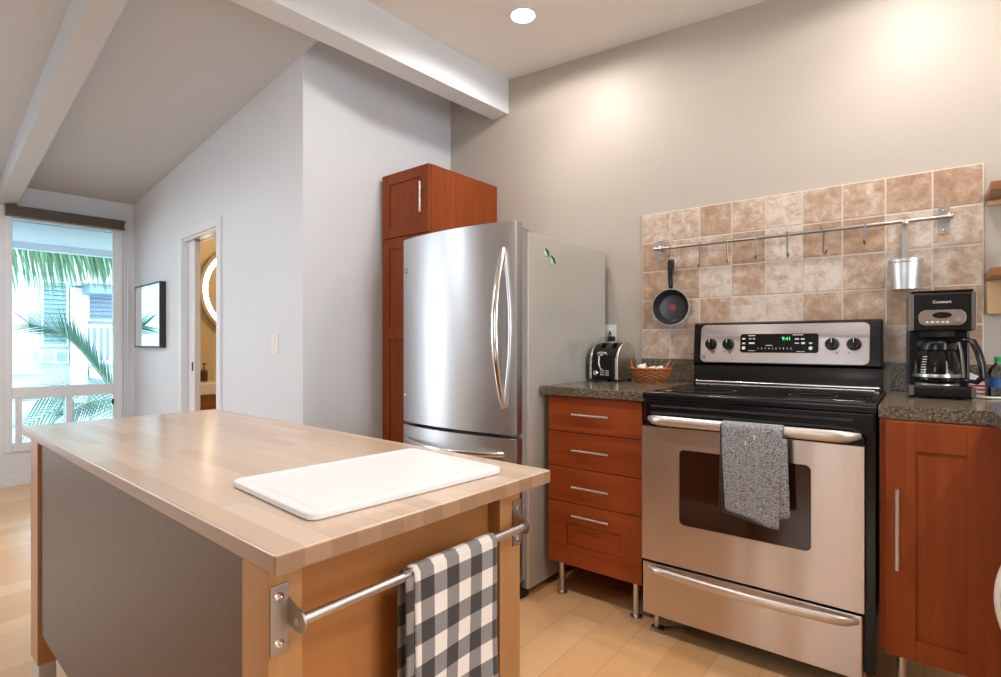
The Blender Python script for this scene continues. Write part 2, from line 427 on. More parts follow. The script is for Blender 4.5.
# gingham cloth (uv in metres)
def cloth_nodes(name, fn):
    m, nt, p = new_mat(name)
    tc = nt.nodes.new('ShaderNodeTexCoord'); sp = nt.nodes.new('ShaderNodeSeparateXYZ')
    nt.links.new(tc.outputs['UV'], sp.inputs[0]); fn(nt, p, tc, sp)
    p.inputs['Roughness'].default_value = 0.9; p.inputs['Sheen Weight'].default_value = 0.15
    return m
def gingham(nt, p, tc, sp):
    def band(sock):
        a = N(nt, 'ShaderNodeMath', operation='MULTIPLY'); a.inputs[1].default_value = 1/0.058
        f = N(nt, 'ShaderNodeMath', operation='FRACT'); g = N(nt, 'ShaderNodeMath', operation='GREATER_THAN'); g.inputs[1].default_value = 0.5
        nt.links.new(sock, a.inputs[0]); nt.links.new(a.outputs[0], f.inputs[0]); nt.links.new(f.outputs[0], g.inputs[0]); return g.outputs[0]
    s = N(nt, 'ShaderNodeMath', operation='ADD')
    vs_ = N(nt, 'ShaderNodeMath', operation='MULTIPLY'); vs_.inputs[1].default_value = 0.87; nt.links.new(sp.outputs[1], vs_.inputs[0])
    nt.links.new(band(sp.outputs[0]), s.inputs[0]); nt.links.new(band(vs_.outputs[0]), s.inputs[1])
    nz = N(nt, 'ShaderNodeTexNoise', Scale=900.0, Detail=2.0); nt.links.new(tc.outputs['UV'], nz.inputs['Vector'])
    k = N(nt, 'ShaderNodeMath', operation='MULTIPLY_ADD'); k.inputs[1].default_value = 0.5
    sc = N(nt, 'ShaderNodeMath', operation='MULTIPLY'); sc.inputs[1].default_value = 0.42
    nt.links.new(s.outputs[0], sc.inputs[0]); nt.links.new(nz.outputs['Fac'], k.inputs[0]); nt.links.new(sc.outputs[0], k.inputs[2])
    sb = N(nt, 'ShaderNodeMath', operation='SUBTRACT'); sb.inputs[1].default_value = 0.2
    nt.links.new(k.outputs[0], sb.inputs[0])
    r = ramp(nt, [(0.05, (0.74,0.69,0.63)), (0.30, (0.55,0.51,0.47)), (0.47, (0.19,0.18,0.18)), (0.70, (0.10,0.09,0.09)), (0.9, (0.030,0.026,0.026))])
    nt.links.new(sb.outputs[0], r.inputs[0]); nt.links.new(r.outputs[0], p.inputs['Base Color'])
M['gingham'] = cloth_nodes('gingham', gingham)
def knit(nt, p, tc, sp):
    mp = nt.nodes.new('ShaderNodeMapping'); mp.inputs['Scale'].default_value = (430, 430, 1); mp.inputs['Rotation'].default_value = (0, 0, R(45))
    nt.links.new(tc.outputs['UV'], mp.inputs['Vector'])
    ck = N(nt, 'ShaderNodeTexVoronoi', Scale=1.0); nt.links.new(mp.outputs[0], ck.inputs['Vector'])
    r = ramp(nt, [(0.15, (0.58,0.59,0.62)), (0.50, (0.26,0.265,0.28)), (0.78, (0.05,0.05,0.055))])
    nt.links.new(ck.outputs['Distance'], r.inputs[0])
    nt.links.new(r.outputs[0], p.inputs['Base Color'])
    b = N(nt, 'ShaderNodeBump', Strength=0.5, Distance=0.002); nt.links.new(ck.outputs['Distance'], b.inputs['Height']); nt.links.new(b.outputs[0], p.inputs['Normal'])
M['knit'] = cloth_nodes('knit', knit)
M['hem'] = plain('hem', (0.03, 0.03, 0.033), 0.9)

# ================================================================== ROOM
YW = 2.714
RX1, RY0 = 2.4, -3.2
# floor
mb = MB(); mb.box(-6.2, RX1+0.1, RY0-0.1, 4.6, -0.06, 0)
mb.build('floor', M['floor'], kind='structure')
# back wall (beige)
mb = MB(); mb.box(-2.57, RX1+0.1, YW, YW+0.12, 0, 3.0)
mb.build('wall_back', M['beige_paint'], kind='structure')
# short white walls beside the tall cabinet
mb = MB(); mb.prism([(-2.57, YW), (-2.60, 2.06), (-2.514, 1.553), (-2.514-0.10, 1.553+0.0075), (-2.72, 2.06), (-2.70, YW+0.12), (-2.57, YW+0.12)][::-1], 0, 3.0)
mb.build('wall_middle', M['white_paint'], kind='structure')
# left wall with the doorway, in the frame of the wing: x = s, y = n
wing_frame = Matrix.Translation(WC) @ Matrix(((WU.x, WN.x, 0, 0), (WU.y, WN.y, 0, 0), (0, 0, 1, 0), (0, 0, 0, 1)))
D0, D1, DH = 1.123, 1.80, 1.90
mb = MB()
mb.box(0.1, D0, 0, 0.11, 0, 3.0, M=wing_frame)
mb.box(D0, D1, 0, 0.11, DH, 3.0, M=wing_frame)
mb.box(D1, WLEN+0.12, 0, 0.033, 0, 3.0, M=wing_frame); mb.box(D1, WLEN+0.12, 0.077, 0.11, 0, 3.0, M=wing_frame); mb.box(D1+0.26, WLEN+0.12, 0.033, 0.077, 0, 3.0, M=wing_frame); mb.box(D1, D1+0.26, 0.033, 0.077, DH, 3.0, M=wing_frame)
mb.build('wall_left', M['white_paint'], kind='structure')
# window wall: x = s, opening t = -n
def T(t): return -t
mb = MB(); S0, S1 = WLEN, WLEN+0.12
t_open = (0.115, 0.845)
mb.box(S0, S1, T(t_open[0]), 0, 0, 3.0, M=wing_frame)
mb.box(S0, S1, T(t_open[1]), T(t_open[0]), 0, 0.30, M=wing_frame)
mb.box(S0, S1, T(t_open[1]), T(t_open[0]), 2.16, 3.0, M=wing_frame)
mb.box(S0, S1, T(1.8), T(t_open[1]), 0, 3.0, M=wing_frame)
mb.box(S0, S1, T(4.2), T(1.8), 0, 0.35, M=wing_frame)
mb.box(S0, S1, T(4.2), T(1.8), 2.15, 3.0, M=wing_frame)
mb.box(S0, S1, T(2.4), T(1.8), 0.35, 2.15, M=wing_frame); mb.box(S0, S1, T(4.2), T(3.7), 0.35, 2.15, M=wing_frame)
mb.box(S0, S1, T(5.3), T(4.2), 0, 3.0, M=wing_frame)
mb.build('wall_window', M['white_paint'], kind='structure')
# rear wall, right wall with window openings
mb = MB()
mb.box(-6.2, -1.3, RY0-0.1, RY0, 0, 3.0); mb.box(-1.3, -0.3, RY0-0.1, RY0, 0, 0.9); mb.box(-1.3, -0.3, RY0-0.1, RY0, 2.1, 3.0); mb.box(-0.3, RX1+0.1, RY0-0.1, RY0, 0, 3.0)
mb.build('wall_rear', M['beige_paint'], kind='structure')
mb = MB()
mb.box(RX1, RX1+0.1, RY0, 0.05, 0, 3.0); mb.box(RX1, RX1+0.1, 0.05, 1.45, 0, 0.75); mb.box(RX1, RX1+0.1, 0.05, 1.45, 2.15, 3.0); mb.box(RX1, RX1+0.1, 1.45, YW, 0, 3.0)
mb.build('wall_right', M['beige_paint'], kind='structure')
# ceilings: the kitchen side and the wing side slope away from the big beam
def ceil_k(x): return 2.80 - 0.058*(x+2.067)
mb = MB(); mb.prism([(-2.80, ceil_k(-2.80)), (RX1+0.1, ceil_k(RX1+0.1)), (RX1+0.1, 3.2), (-2.80, 3.2)], RY0-0.1, YW+0.12, axis='y')
mb.build('ceiling', M['ceiling_paint_lit'], kind='structure')
def ceil_w(s): return 2.385 + 0.076*(WLEN-s)
mb = MB(); mb.prism([(-0.29, ceil_w(-0.29)), (WLEN+0.12, ceil_w(WLEN+0.12)), (WLEN+0.12, 3.3), (-0.29, 3.3)], -5.4, 0.0, axis='y', M=wing_frame)
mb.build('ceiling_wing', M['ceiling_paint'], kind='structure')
# big beam across the kitchen, square to the wing
bang = math.atan2(-2.169+2.067, 1.187-2.714)
bd = Vector((-0.0667, -0.9978, 0)); bn = Vector((-0.9978, 0.0667, 0))
o0 = Vector((-2.067, 2.714, 0))
poly = [o0 + bn*0 , o0 + bn*0.135, o0 + bd*6.0 + bn*0.135, o0 + bd*6.0]
mb = MB(); mb.prism([(q.x, q.y) for q in poly], 2.583, 2.95, bev=0.004)
mb.build('ceiling_beam', M['trim_white'], kind='structure')
# smaller beam in the wing, following its slope
mb = MB()
n0, n1 = 0.79, 0.90   # distance in front of the left wall
def beam_poly(): return [(-0.35, ceil_w(-0.35)-0.165), (WLEN, ceil_w(WLEN)-0.165), (WLEN, ceil_w(WLEN)+0.02), (-0.35, ceil_w(-0.35)+0.02)]
mb.prism(beam_poly(), -n1, -n0, axis='y', bev=0.003, M=wing_frame)
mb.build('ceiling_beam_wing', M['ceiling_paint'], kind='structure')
# baseboards
mb = MB(); mb.box(WLEN-0.012, WLEN, T(1.8), -0.0, 0, 0.09, 0.003, M=wing_frame); mb.build('baseboard_window', M['trim_white'], kind='structure')
mb = MB(); mb.box(0.1, D0-0.07, -0.012, 0, 0, 0.09, 0.003, M=wing_frame); mb.box(D1+0.07, WLEN-0.012, -0.012, 0, 0, 0.09, 0.003, M=wing_frame); mb.build('baseboard_left', M['trim_white'], kind='structure')

# ---- main window
win = struct_root('window_1')
mb = MB()
a0, a1 = WLEN-0.015, WLEN+0.05
F = lambda t0, t1, z0, z1, s0=a0, s1=a1: mb.box(s0, s1, -t1, -t0, z0, z1, 0.004, M=wing_frame)
F(0.085, 0.150, 0.27, 2.16); F(0.815, 0.86, 0.27, 2.16)
F(0.15, 0.815, 0.69, 0.78); F(0.15, 0.815, 0.27, 0.335); F(0.15, 0.815, 2.12, 2.16)
F(0.437, 0.478, 0.335, 0.69); F(0.757, 0.793, 0.335, 0.69)
mb.build('window_frame', M['trim_white'], win)
mb = MB(); mb.box(WLEN+0.018, WLEN+0.022, -0.815, -0.15, 0.78, 2.12, M=wing_frame); mb.build('glass_pane', M['pane'], win)
for t0, t1 in ((0.15, 0.437), (0.478, 0.757), (0.793, 0.815)):
    mb = MB(); mb.box(WLEN+0.018, WLEN+0.022, -t1, -t0, 0.335, 0.69, M=wing_frame); mb.build('glass_pane', M['pane'], win)
mb = MB(); mb.box(WLEN-0.03, WLEN-0.014, -0.166, -0.152, 0.60, 0.645, 0.003, M=wing_frame); mb.build('window_latch', M['black_matte'], win)
# trim strips right of the window
for k, t in enumerate((0.035, 0.062)):
    mb = MB(); mb.box(WLEN-0.01, WLEN, -t-0.012, -t, 0.09, 2.25, 0.002, M=wing_frame); mb.build('trim_%d' % (k+1), M['trim_white'], kind='structure')
# window frames of the windows behind the camera
w2 = struct_root('window_2'); mb = MB()
for t in (2.4, 3.05, 3.65): mb.box(WLEN, WLEN+0.05, -t-0.05, -t, 0.35, 2.15, M=wing_frame)
mb.build('window_frame', M['trim_white'], w2)
w3 = struct_root('window_3'); mb = MB()
for x in (-1.3, -0.825, -0.35): mb.box(x, x+0.05, RY0-0.05, RY0, 0.9, 2.1)
mb.build('window_frame', M['trim_white'], w3)
w4 = struct_root('window_4'); mb = MB()  # frame for the added, unseen light source on the right
for y in (0.05, 0.725, 1.40): mb.box(RX1, RX1+0.05, y, y+0.05, 0.75, 2.15)
mb.build('window_frame', M['trim_white'], w4)
# blind valance over the window
mb = MB()
mb.box(WLEN-0.085, WLEN-0.003, -0.860, -0.085, 2.135, 2.205, 0.004, M=wing_frame)
v = mb.build('window_valance', M['valance_wood']); tag(v, 'dark brown wooden blind valance above the tall window', 'valance')
mb = MB(); mb.box(WLEN-0.095, WLEN-0.085, -0.866, -0.079, 2.19, 2.212, 0.003, M=wing_frame); mb.box(WLEN-0.095, WLEN-0.085, -0.866, -0.079, 2.128, 2.14, 0.003, M=wing_frame)
mb.build('moulding', M['valance_wood'], v)

# ---- doorway with pocket door, structure
d = struct_root('door_1')
mb = MB()
tr = 0.06
mb.box(D0-tr, D0, -0.016, 0.0, 0, DH+tr, 0.003, M=wing_frame); mb.box(D1, D1+tr, -0.016, 0.0, 0, DH+tr, 0.003, M=wing_frame); mb.box(D0, D1, -0.016, 0.0, DH, DH+tr, 0.003, M=wing_frame)
mb.box(D0-0.001, D0+0.014, 0.0, 0.11, 0, DH, M=wing_frame); mb.box(D0, D1, 0.0, 0.03, DH-0.014, DH+0.001, M=wing_frame); mb.box(D0, D1, 0.08, 0.11, DH-0.014, DH+0.001, M=wing_frame)
mb.build('door_frame', M['trim_white'], d)
mb = MB(); mb.box(1.67, D1+0.25, 0.035, 0.075, 0.01, DH-0.012, 0.002, M=wing_frame); slab = mb.build('door_slab', M['trim_white'], d)
mb = MB(); mb.box(1.695, 1.72, 0.031, 0.036, 0.93, 0.995, 0.002, M=wing_frame); mb.build('door_pull', M['black_matte'], slab)
mb = MB(); mb.box(D0+0.014, D1, 0.035, 0.075, DH-0.011, DH, M=wing_frame); mb.build('door_track', M['bracket_steel'], d)

# ---- bathroom behind the left wall
mb = MB()
mb.box(2.6, 2.7, 0.11, 2.2, 0, 2.5, M=wing_frame)
mb.box(0.3, 2.7, 2.2, 2.3, 0, 2.5, M=wing_frame)
mb.box(0.2, 0.3, 0.11, 2.3, 0, 2.5, M=wing_frame)
mb.build('wall_bathroom', M['bath_paint'], kind='structure')
mb = MB(); mb.box(0.2, 2.7, 0.11, 2.3, 2.5, 2.6, M=wing_frame); mb.build('ceiling_bathroom', M['white_paint'], kind='structure')

# ================================================================== LIGHT FITTINGS
def downlight(x, y, label, power, tilt=(0, 0), z=None, glow=0.55, col=None):
    z = ceil_k(x) - 0.001 if z is None else z
    t = thing('recessed_light', label, 'ceiling light', (x, y, z), 0, 'recessed ceiling lights')
    mb = MB(); mb.lathe([(0.078, 0.004), (0.078, -0.006), (0.060, -0.008), (0.056, -0.002), (0.056, 0.004)], 40); mb.build('trim_ring', M['trim_white'], t)
    mb = MB(); mb.lathe([(0, -0.0045), (0.04, -0.0045), (0.0555, -0.002)], 40); mb.build('lens', M['lamp'], t)
    l = bpy.data.lights.new('downlight_lamp', 'SPOT'); l.energy = power; l.color = col or (1.0, 0.94, 0.88)
    l.spot_size = R(132); l.spot_blend = 0.85; l.shadow_soft_size = 0.05
    o = bpy.data.objects.new('downlight_lamp', l); COL.objects.link(o); o.parent = t; o.location = (0, 0, -0.02)
    o.rotation_euler = (R(tilt[0]), R(tilt[1]), 0)
    l2 = bpy.data.lights.new('downlight_glow', 'SPOT'); l2.energy = power*glow; l2.color = col or (1.0, 0.95, 0.90)
    l2.spot_size = R(176); l2.spot_blend = 0.25; l2.shadow_soft_size = 0.05
    o2 = bpy.data.objects.new('downlight_glow', l2); COL.objects.link(o2); o2.parent = t; o2.location = (0, 0, -0.03)
downlight(-1.57, 2.18, 'round white recessed ceiling light right of the big beam', 19, (12, -22), glow=0.9)
downlight(-0.05, 2.22, 'round recessed ceiling light above the range and coffee maker', 15, (12, -10), glow=0.9)
downlight(1.30, 2.20, 'round recessed ceiling light at the far right end of the kitchen', 34)
downlight(-1.20, 0.80, 'added ceiling light out of view above the island', 40)  # unseen lamp, added and placed to keep the island's long side dark
downlight(0.90, 0.85, 'added ceiling light out of view right of the camera', 45)  # unseen lamp added for reflections and for the island's end faces
downlight(-0.60, -2.30, 'added ceiling light out of view, washing the rear wall', 26, (-25, 0), glow=0.15)  # unseen lamp added to brighten what the steel fronts reflect
downlight(-3.90, -0.75, 'added ceiling light out of view, fill for the wing with the tall window', 32, (20, 12), z=ceil_w(1.35)-0.012, glow=2.2, col=(0.86, 0.93, 1.0))  # unseen lamp added to lift the white walls on the left

# ================================================================== KITCHEN BACK WALL
def bar_handle(mb, p0, p1, out, r=0.0055, off=0.028, inset=0.03):
    p0, p1, out = Vector(p0), Vector(p1), Vector(out)
    mb.cyl(p0 + out*off, p1 + out*off, r, seg=14)
    d = (p1-p0).normalized()
    for q in (p0 + d*inset, p1 - d*inset): mb.cyl(q, q + out*off, r*0.8, seg=10)

# tile backsplash
bs = thing('tile_backsplash', 'square tan stone tiles covering the wall behind the range', 'backsplash', (-1.170, YW-0.001, 1.053))
mb = MB(); g = 0.0030; tw = 1.347/9; th = 0.1510
for i in range(9):
    for j in range(5):
        x0, z0 = i*tw, j*th
        mb.box(x0+g, x0+tw-g, -0.011, -0.003, z0+g, z0+th-g, 0.0022, 2)
mb.build('tiles', M['stone_tile'], bs)
mb = MB(); mb.box(0, 9*tw, -0.0085, 0, 0, 5*th); mb.build('grout', M['grout'], bs)
# granite upstands
mb = MB(); mb.box(-1.170, -0.876, YW-0.022, YW-0.001, 0.941, 1.0525, 0.002)
tag(mb.build('granite_upstand', M['granite']), 'speckled brown granite upstand behind the copper basket', 'upstand')
mb = MB(); mb.box(-0.105, 1.4, YW-0.022, YW-0.001, 0.941, 1.0525, 0.002)
tag(mb.build('granite_upstand', M['granite']), 'speckled brown granite upstand behind the coffee maker', 'upstand')
# outlet
ou = thing('power_outlet', 'white wall outlet above the toaster with black plug', 'outlet', (-1.360, YW, 1.178))
mb = MB(); mb.box(-0.036, 0.036, -0.006, 0, -0.058, 0.058, 0.002); mb.build('cover_plate', M['white_plastic'], ou)
for dz in (-0.022, 0.022):
    mb = MB(); mb.box(-0.016, 0.016, -0.009, -0.005, dz-0.015, dz+0.015, 0.003); mb.build('socket', M['white_plastic'], ou)

# pot rail
rail = thing('pot_rail', 'long stainless steel hanging rail fixed across the tiles', 'rail', (-1.08, YW-0.012, 1.612))
mb = MB(); mb.tube([(0.0, -0.048, 0), (1.163, -0.048, 0)], 0.0075, 16)
mb.cyl((-0.004, -0.048, 0), (0.001, -0.048, 0), 0.009, seg=16); mb.cyl((1.162, -0.048, 0), (1.167, -0.048, 0), 0.009, seg=16)
mb.build('rail_bar', M['rail_steel'], rail)
for x in (0.012, 1.142):
    mb = MB(); mb.box(x-0.017, x+0.017, -0.004, 0, -0.056, 0.050, 0.0015)
    mb.prism([(-0.004, -0.014), (-0.050, -0.014), (-0.058, 0), (-0.050, 0.014), (-0.004, 0.014)], x-0.0015+0.014, x+0.0015+0.014, axis='x')
    br = mb.build('bracket', M['bracket_steel'], rail)
    for dz in (-0.040, 0.034):
        mb = MB(); mb.lathe([(0, 0), (0.006, 0), (0.004, 0.003), (0, 0.0035)], 12, M=Matrix.Translation((x, -0.004, dz)) @ Matrix.Rotation(R(90), 4, 'X'))
        mb.build('screw', M['chrome'], br)
# S hooks
def hook_pts(sw=0.0, L=0.095):
    pts = []
    for k in range(7):
        a = R(200 - 200*k/6); pts.append((0, -0.048 - 0.0105*math.cos(a)*-1*-1, 0.0105*math.sin(a)))
    pts = [(0, -0.048 + 0.0105*math.cos(R(200-200*k/6))*1, 0.0105*math.sin(R(200-200*k/6))) for k in range(7)]
    # front side down
    pts = [(0, -0.048 + 0.0105*math.cos(R(-20+200*k/6)), 0.0105*math.sin(R(-20+200*k/6))) for k in range(7)]
    pts.append((0, -0.0575, -0.02)); pts.append((0, -0.055, -L+0.03))
    for k in range(7):
        a = R(0 + 190*k/6); pts.append((0, -0.0675 + 0.0125*math.cos(a), -L+0.012 - 0.0125*math.sin(a)))
    return pts
hook_lab = ['steel hook on the rail beside the frying pan', 'second steel hook from the frying pan on the rail', 'third steel hook from the frying pan on the rail',
            'fourth steel hook from the frying pan, centre of the rail', 'fifth steel hook from the frying pan, hanging twisted', 'lone thin steel hook nearest the hanging steel pot']
for x, tw_, lb, L in zip((-0.854, -0.728, -0.602, -0.475, -0.340, -0.189), (5, 15, 8, 20, 35, 0), hook_lab, (0.112, 0.10, 0.095, 0.10, 0.10, 0.075)):
    mb = MB(); mb.tube(hook_pts(0, L), 0.0036, 8, M=Matrix.Translation((0, -0.048, 0)) @ Matrix.Rotation(R(tw_), 4, 'Z') @ Matrix.Translation((0, 0.048, 0)))
    h = mb.build('rail_hook', M['hook_steel']); h.location = (x, YW-0.012, 1.612); tag(h, lb, 'hook', 'steel hooks on the pot rail')
mb = MB(); mb.tube(hook_pts(0, 0.05), 0.0024, 8); h = mb.build('rail_hook', M['hook_steel']); h.location = (-0.998, YW-0.012, 1.612); tag(h, 'steel hook that carries the black frying pan', 'hook', 'steel hooks on the pot rail')

# frying pan hanging (open side to the room)
pan = thing('frying_pan', 'small black nonstick frying pan with red centre spot hanging on the rail', 'frying pan', (-0.998, YW-0.034, 1.312), R(6))
pm = Matrix.Rotation(R(90), 4, 'X')   # lathe z -> -y
mb = MB(); mb.lathe([(0, 0.0), (0.060, 0.0), (0.068, 0.004), (0.088, 0.040), (0.091, 0.042), (0.090, 0.044), (0.0865, 0.0415), (0.066, 0.007), (0.060, 0.004), (0, 0.004)], 56, M=pm)
mb.build('pan_body', M['coating'], pan)
mb = MB(); mb.lathe([(0.0885, 0.0405), (0.0922, 0.0405), (0.0922, 0.0450), (0.0885, 0.0450)], 56, M=pm, close=True); mb.build('rim', M['rail_steel'], pan)
mb = MB(); mb.lathe([(0, 0.0042), (0.017, 0.0042), (0.017, 0.0052), (0, 0.0055)], 32, M=pm); mb.build('heat_spot', M['red_spot'], pan)
mb = MB(); mb.tube([(0, -0.036, 0.094), (0, -0.040, 0.115), (0, -0.040, 0.16), (0, -0.034, 0.205), (0, -0.032, 0.228), (0, -0.032, 0.240)], [0.010, 0.0125, 0.0135, 0.017, 0.018, 0.012], 14, flat=(1.0, 0.55))
hd = mb.build('handle', M['black_plastic'], pan)
mb = MB(); mb.tube([(0.007*math.cos(R(36*k)), -0.037, 0.246+0.009*math.sin(R(36*k))) for k in range(10)], 0.0022, 6, closed=True); mb.build('hanging_loop', M['satin'], hd)

# hanging steel pot with strap
pot = thing('hanging_pot', 'small brushed steel utensil pot hanging by a strap from the rail', 'utensil pot', (-0.056, YW-0.078, 1.34), R(4))
mb = MB(); mb.lathe([(0, 0), (0.043, 0), (0.045, 0.002), (0.053, 0.104), (0.0555, 0.106), (0.0555, 0.118), (0.0525, 0.119), (0.0515, 0.104), (0.0435, 0.004), (0, 0.003)], 44); mb.build('pot_body', M['steel_z'], pot)
mb = MB(); mb.box(-0.009, 0.009, 0.0535, 0.0555, 0.06, 0.262, 0.0005)
mb.build('strap', M['satin'], pot)
mb = MB(); mb.tube([(0, 0.0545, 0.258), (0, 0.050, 0.272), (0, 0.038, 0.2815), (0, 0.018, 0.2825), (0, 0.008, 0.276), (0, 0.006, 0.262)], 0.004, 8, flat=(2.2, 0.4)); mb.build('strap_hook', M['satin'], pot)

# ================================================================== TALL CABINET
def shaker(mb, x0, x1, z0, z1, y=0.0, th=0.02, st=0.055, rec=0.009, mid=None):
    """shaker front: frame around recessed panels, facing -y, front plane at y"""
    yb = y + th
    mb.box(x0, x0+st, y, yb, z0, z1, 0.0015, 1); mb.box(x1-st, x1, y, yb, z0, z1, 0.0015, 1)
    rails = [(z0, z0+st), (z1-st, z1)] + ([(m-st/2, m+st/2) for m in (mid or [])])
    for a, b in rails: mb.box(x0+st, x1-st, y+0.0004, yb, a, b, 0.0008, 1)
    mb.box(x0+st-0.002, x1-st+0.002, y+rec, yb-0.001, z0+st-0.002, z1-st+0.002)
tc = thing('tall_cabinet', 'tall reddish wooden pantry cabinet standing behind the refrigerator', 'cabinet', (-2.165, 2.108, 0), R(-1.0))
w, dd, hh = 0.404, 0.598, 2.137
mb = MB(); mb.box(-w, 0, 0.021, dd, 0.08, hh, 0.001, 1); mb.build('carcass', M['red_wood'], tc)
mb = MB(); shaker(mb, -w, -0.002, 1.757, hh-0.001, st=0.062); du = mb.build('door', M['red_wood'], tc)
mb = MB(); bar_handle(mb, (-0.040, 0, 1.865), (-0.040, 0, 2.035), (0, -1, 0), 0.006, 0.03); mb.build('handle', M['satin'], du)
mb = MB(); shaker(mb, -w, -0.002, 0.09, 1.752, st=0.062, mid=[1.19]); dl = mb.build('door', M['red_wood'], tc)
mb = MB(); bar_handle(mb, (-0.040, 0, 0.95), (-0.040, 0, 1.12), (0, -1, 0), 0.006, 0.03); mb.build('handle', M['satin'], dl)
for x, y in ((-w+0.04, 0.07), (-0.04, 0.07), (-w+0.04, dd-0.05), (-0.04, dd-0.05)):
    mb = MB(); mb.cyl((x, y, 0), (x, y, 0.08), 0.018, seg=16); mb.build('leg', M['black_matte'], tc)

# ================================================================== REFRIGERATOR
fr = thing('refrigerator', 'stainless steel bottom-freezer refrigerator with bowed doors', 'refrigerator', (-1.380, 1.957, 0), R(-0.64))
FW = 0.735
mb = MB(); mb.box(-FW, 0, 0.0, 0.722, 0.035, 1.632, 0.006, 2); mb.build('case', M['grey_enamel'], fr, 'grey side walls')
mb = MB(); mb.box(-FW+0.01, -0.010, -0.044, 0.0, 0.085, 1.645); mb.build('door_gasket', M['grey_plastic'], fr)
def bowed(x0, x1, y_edge, bow, yb, n=24):
    pts = [(x0, yb)]
    for k in range(n+1):
        t = k/n; x = x0 + (x1-x0)*t
        e = 0.012
        y = y_edge - bow*(1-(2*t-1)**2)
        if k == 0: pts.append((x, y+0.010)); pts.append((x+0.004, y+0.001)); continue
        if k == n: pts.append((x-0.004, y+0.001)); pts.append((x, y+0.010)); continue
        pts.append((x, y))
    pts.append((x1, yb)); return pts
DE = -0.086
mb = MB(); mb.prism(bowed(-FW-0.002, -0.002, DE, 0.042, -0.0445), 0.733, 1.664, bev=0.003)
fd = mb.build('door', M['fridge_steel'], fr, 'large upper refrigerator door')
mb = MB(); mb.prism(bowed(-FW-0.002, -0.002, DE, 0.042, -0.0445), 0.085, 0.716, bev=0.003)
fz = mb.build('freezer_drawer', M['fridge_steel'], fr)
def dooryf(x):
    t = (x+FW)/FW; return DE - 0.040*(1-(2*t-1)**2)
# vertical crescent handle
hx = -0.058; yy = dooryf(hx)
mb = MB(); n = 22; pts = []
for k in range(n+1):
    t = k/n; z = 0.85 + (1.545-0.85)*t; b = math.sin(math.pi*t)
    pts.append((hx-0.006*b, yy - 0.006 - 0.058*b**0.8, z))
mb.tube(pts, [0.005+0.010*math.sin(math.pi*min(1, max(0, 0.08+k/n*0.84)))**0.5 for k in range(n+1)], 14, flat=(1.15, 0.75))
hn = mb.build('handle', M['chrome'], fd, 'bowed vertical chrome handle')
mb = MB(); pts = [(hx + 0.030*math.sin(math.pi*k/n), yy - 0.004 + 0.004*math.sin(math.pi*k/n), 0.855+0.685*k/n) for k in range(n+1)]
mb.tube(pts, 0.0075, 10, flat=(1.1, 0.7)); mb.build('handle_backstrip', M['satin'], fd)
# freezer handle
mb = MB(); pts = []
for k in range(n+1):
    t = k/n; x = -FW+0.05 + (FW-0.11)*t; b = math.sin(math.pi*t)
    pts.append((x, dooryf(x) - 0.005 - 0.045*b**0.6, 0.645 - 0.004*b))
mb.tube(pts, 0.012, 12, flat=(0.7, 1.0)); mb.build('handle', M['chrome'], fz, 'bowed horizontal chrome handle')
# hinge cap, badges
mb = MB(); mb.box(-0.05, -0.006, -0.01, 0.03, 1.632, 1.642, 0.004); mb.build('hinge_cap', M['grey_plastic'], fr)
mb = MB(); bx = -FW+0.035
rm = Matrix.Translation((bx, dooryf(bx)-0.001, 1.50)) @ Matrix.Rotation(R(90), 4, 'X')
mb.lathe([(0, 0.002), (0.013, 0.002), (0.014, 0.0), (0, -0.002)], 28, M=rm); bd_ = mb.build('badge', M['badge_blue'], fd, 'round grey maker badge')
text('badge_lettering', 'GE', 0.013, (bx, dooryf(bx)-0.0035, 1.50), (R(90), 0, R(8)), M['white_ink'], fd)
mb = MB(); mb.lathe([(0, 0.002), (0.006, 0.002), (0.007, 0), (0, -0.001)], 16, M=Matrix.Translation((bx-0.012, dooryf(bx)+0.001, 0.87)) @ Matrix.Rotation(R(90), 4, 'X')); mb.build('lock_cap', M['bracket_steel'], fd)
mb = MB(); mb.box(-FW+0.02, -0.02, -0.03, 0.03, 0.0, 0.0348); mb.box(-FW+0.03, -0.03, -0.03, -0.013, 0.03, 0.082); mb.build('base_grille', M['black_matte'], fr)
mb = MB(); mb.box(-FW+0.02, -0.02, 0.65, 0.70, 0.0, 0.0348); mb.build('rear_foot', M['black_matte'], fr)
# magnets on the side
for (y, z, lb, sz) in ((0.135, 1.552, 'small pale green magnet clip, upper of two on the refrigerator side', 0.017), (0.185, 1.522, 'small pale green magnet clip, lower of two on the refrigerator side', 0.020)):
    mg = thing('fridge_magnet', lb, 'magnet', (-1.380+0.001+0.0004, 1.957+y, z), R(-0.64), 'magnets on the refrigerator side')
    mb = MB(); mb.box(0.0, 0.008, -sz*0.8, sz*0.8, -sz, sz, 0.003); mb.build('magnet_body', M['magnet_green'], mg)
    mb = MB(); mb.tube([(0.010, -sz*0.7, sz*0.9), (0.013, 0, sz*0.4), (0.010, sz*0.8, -sz*0.7)], 0.0035, 8); mb.build('clip', M['black_matte'], mg)

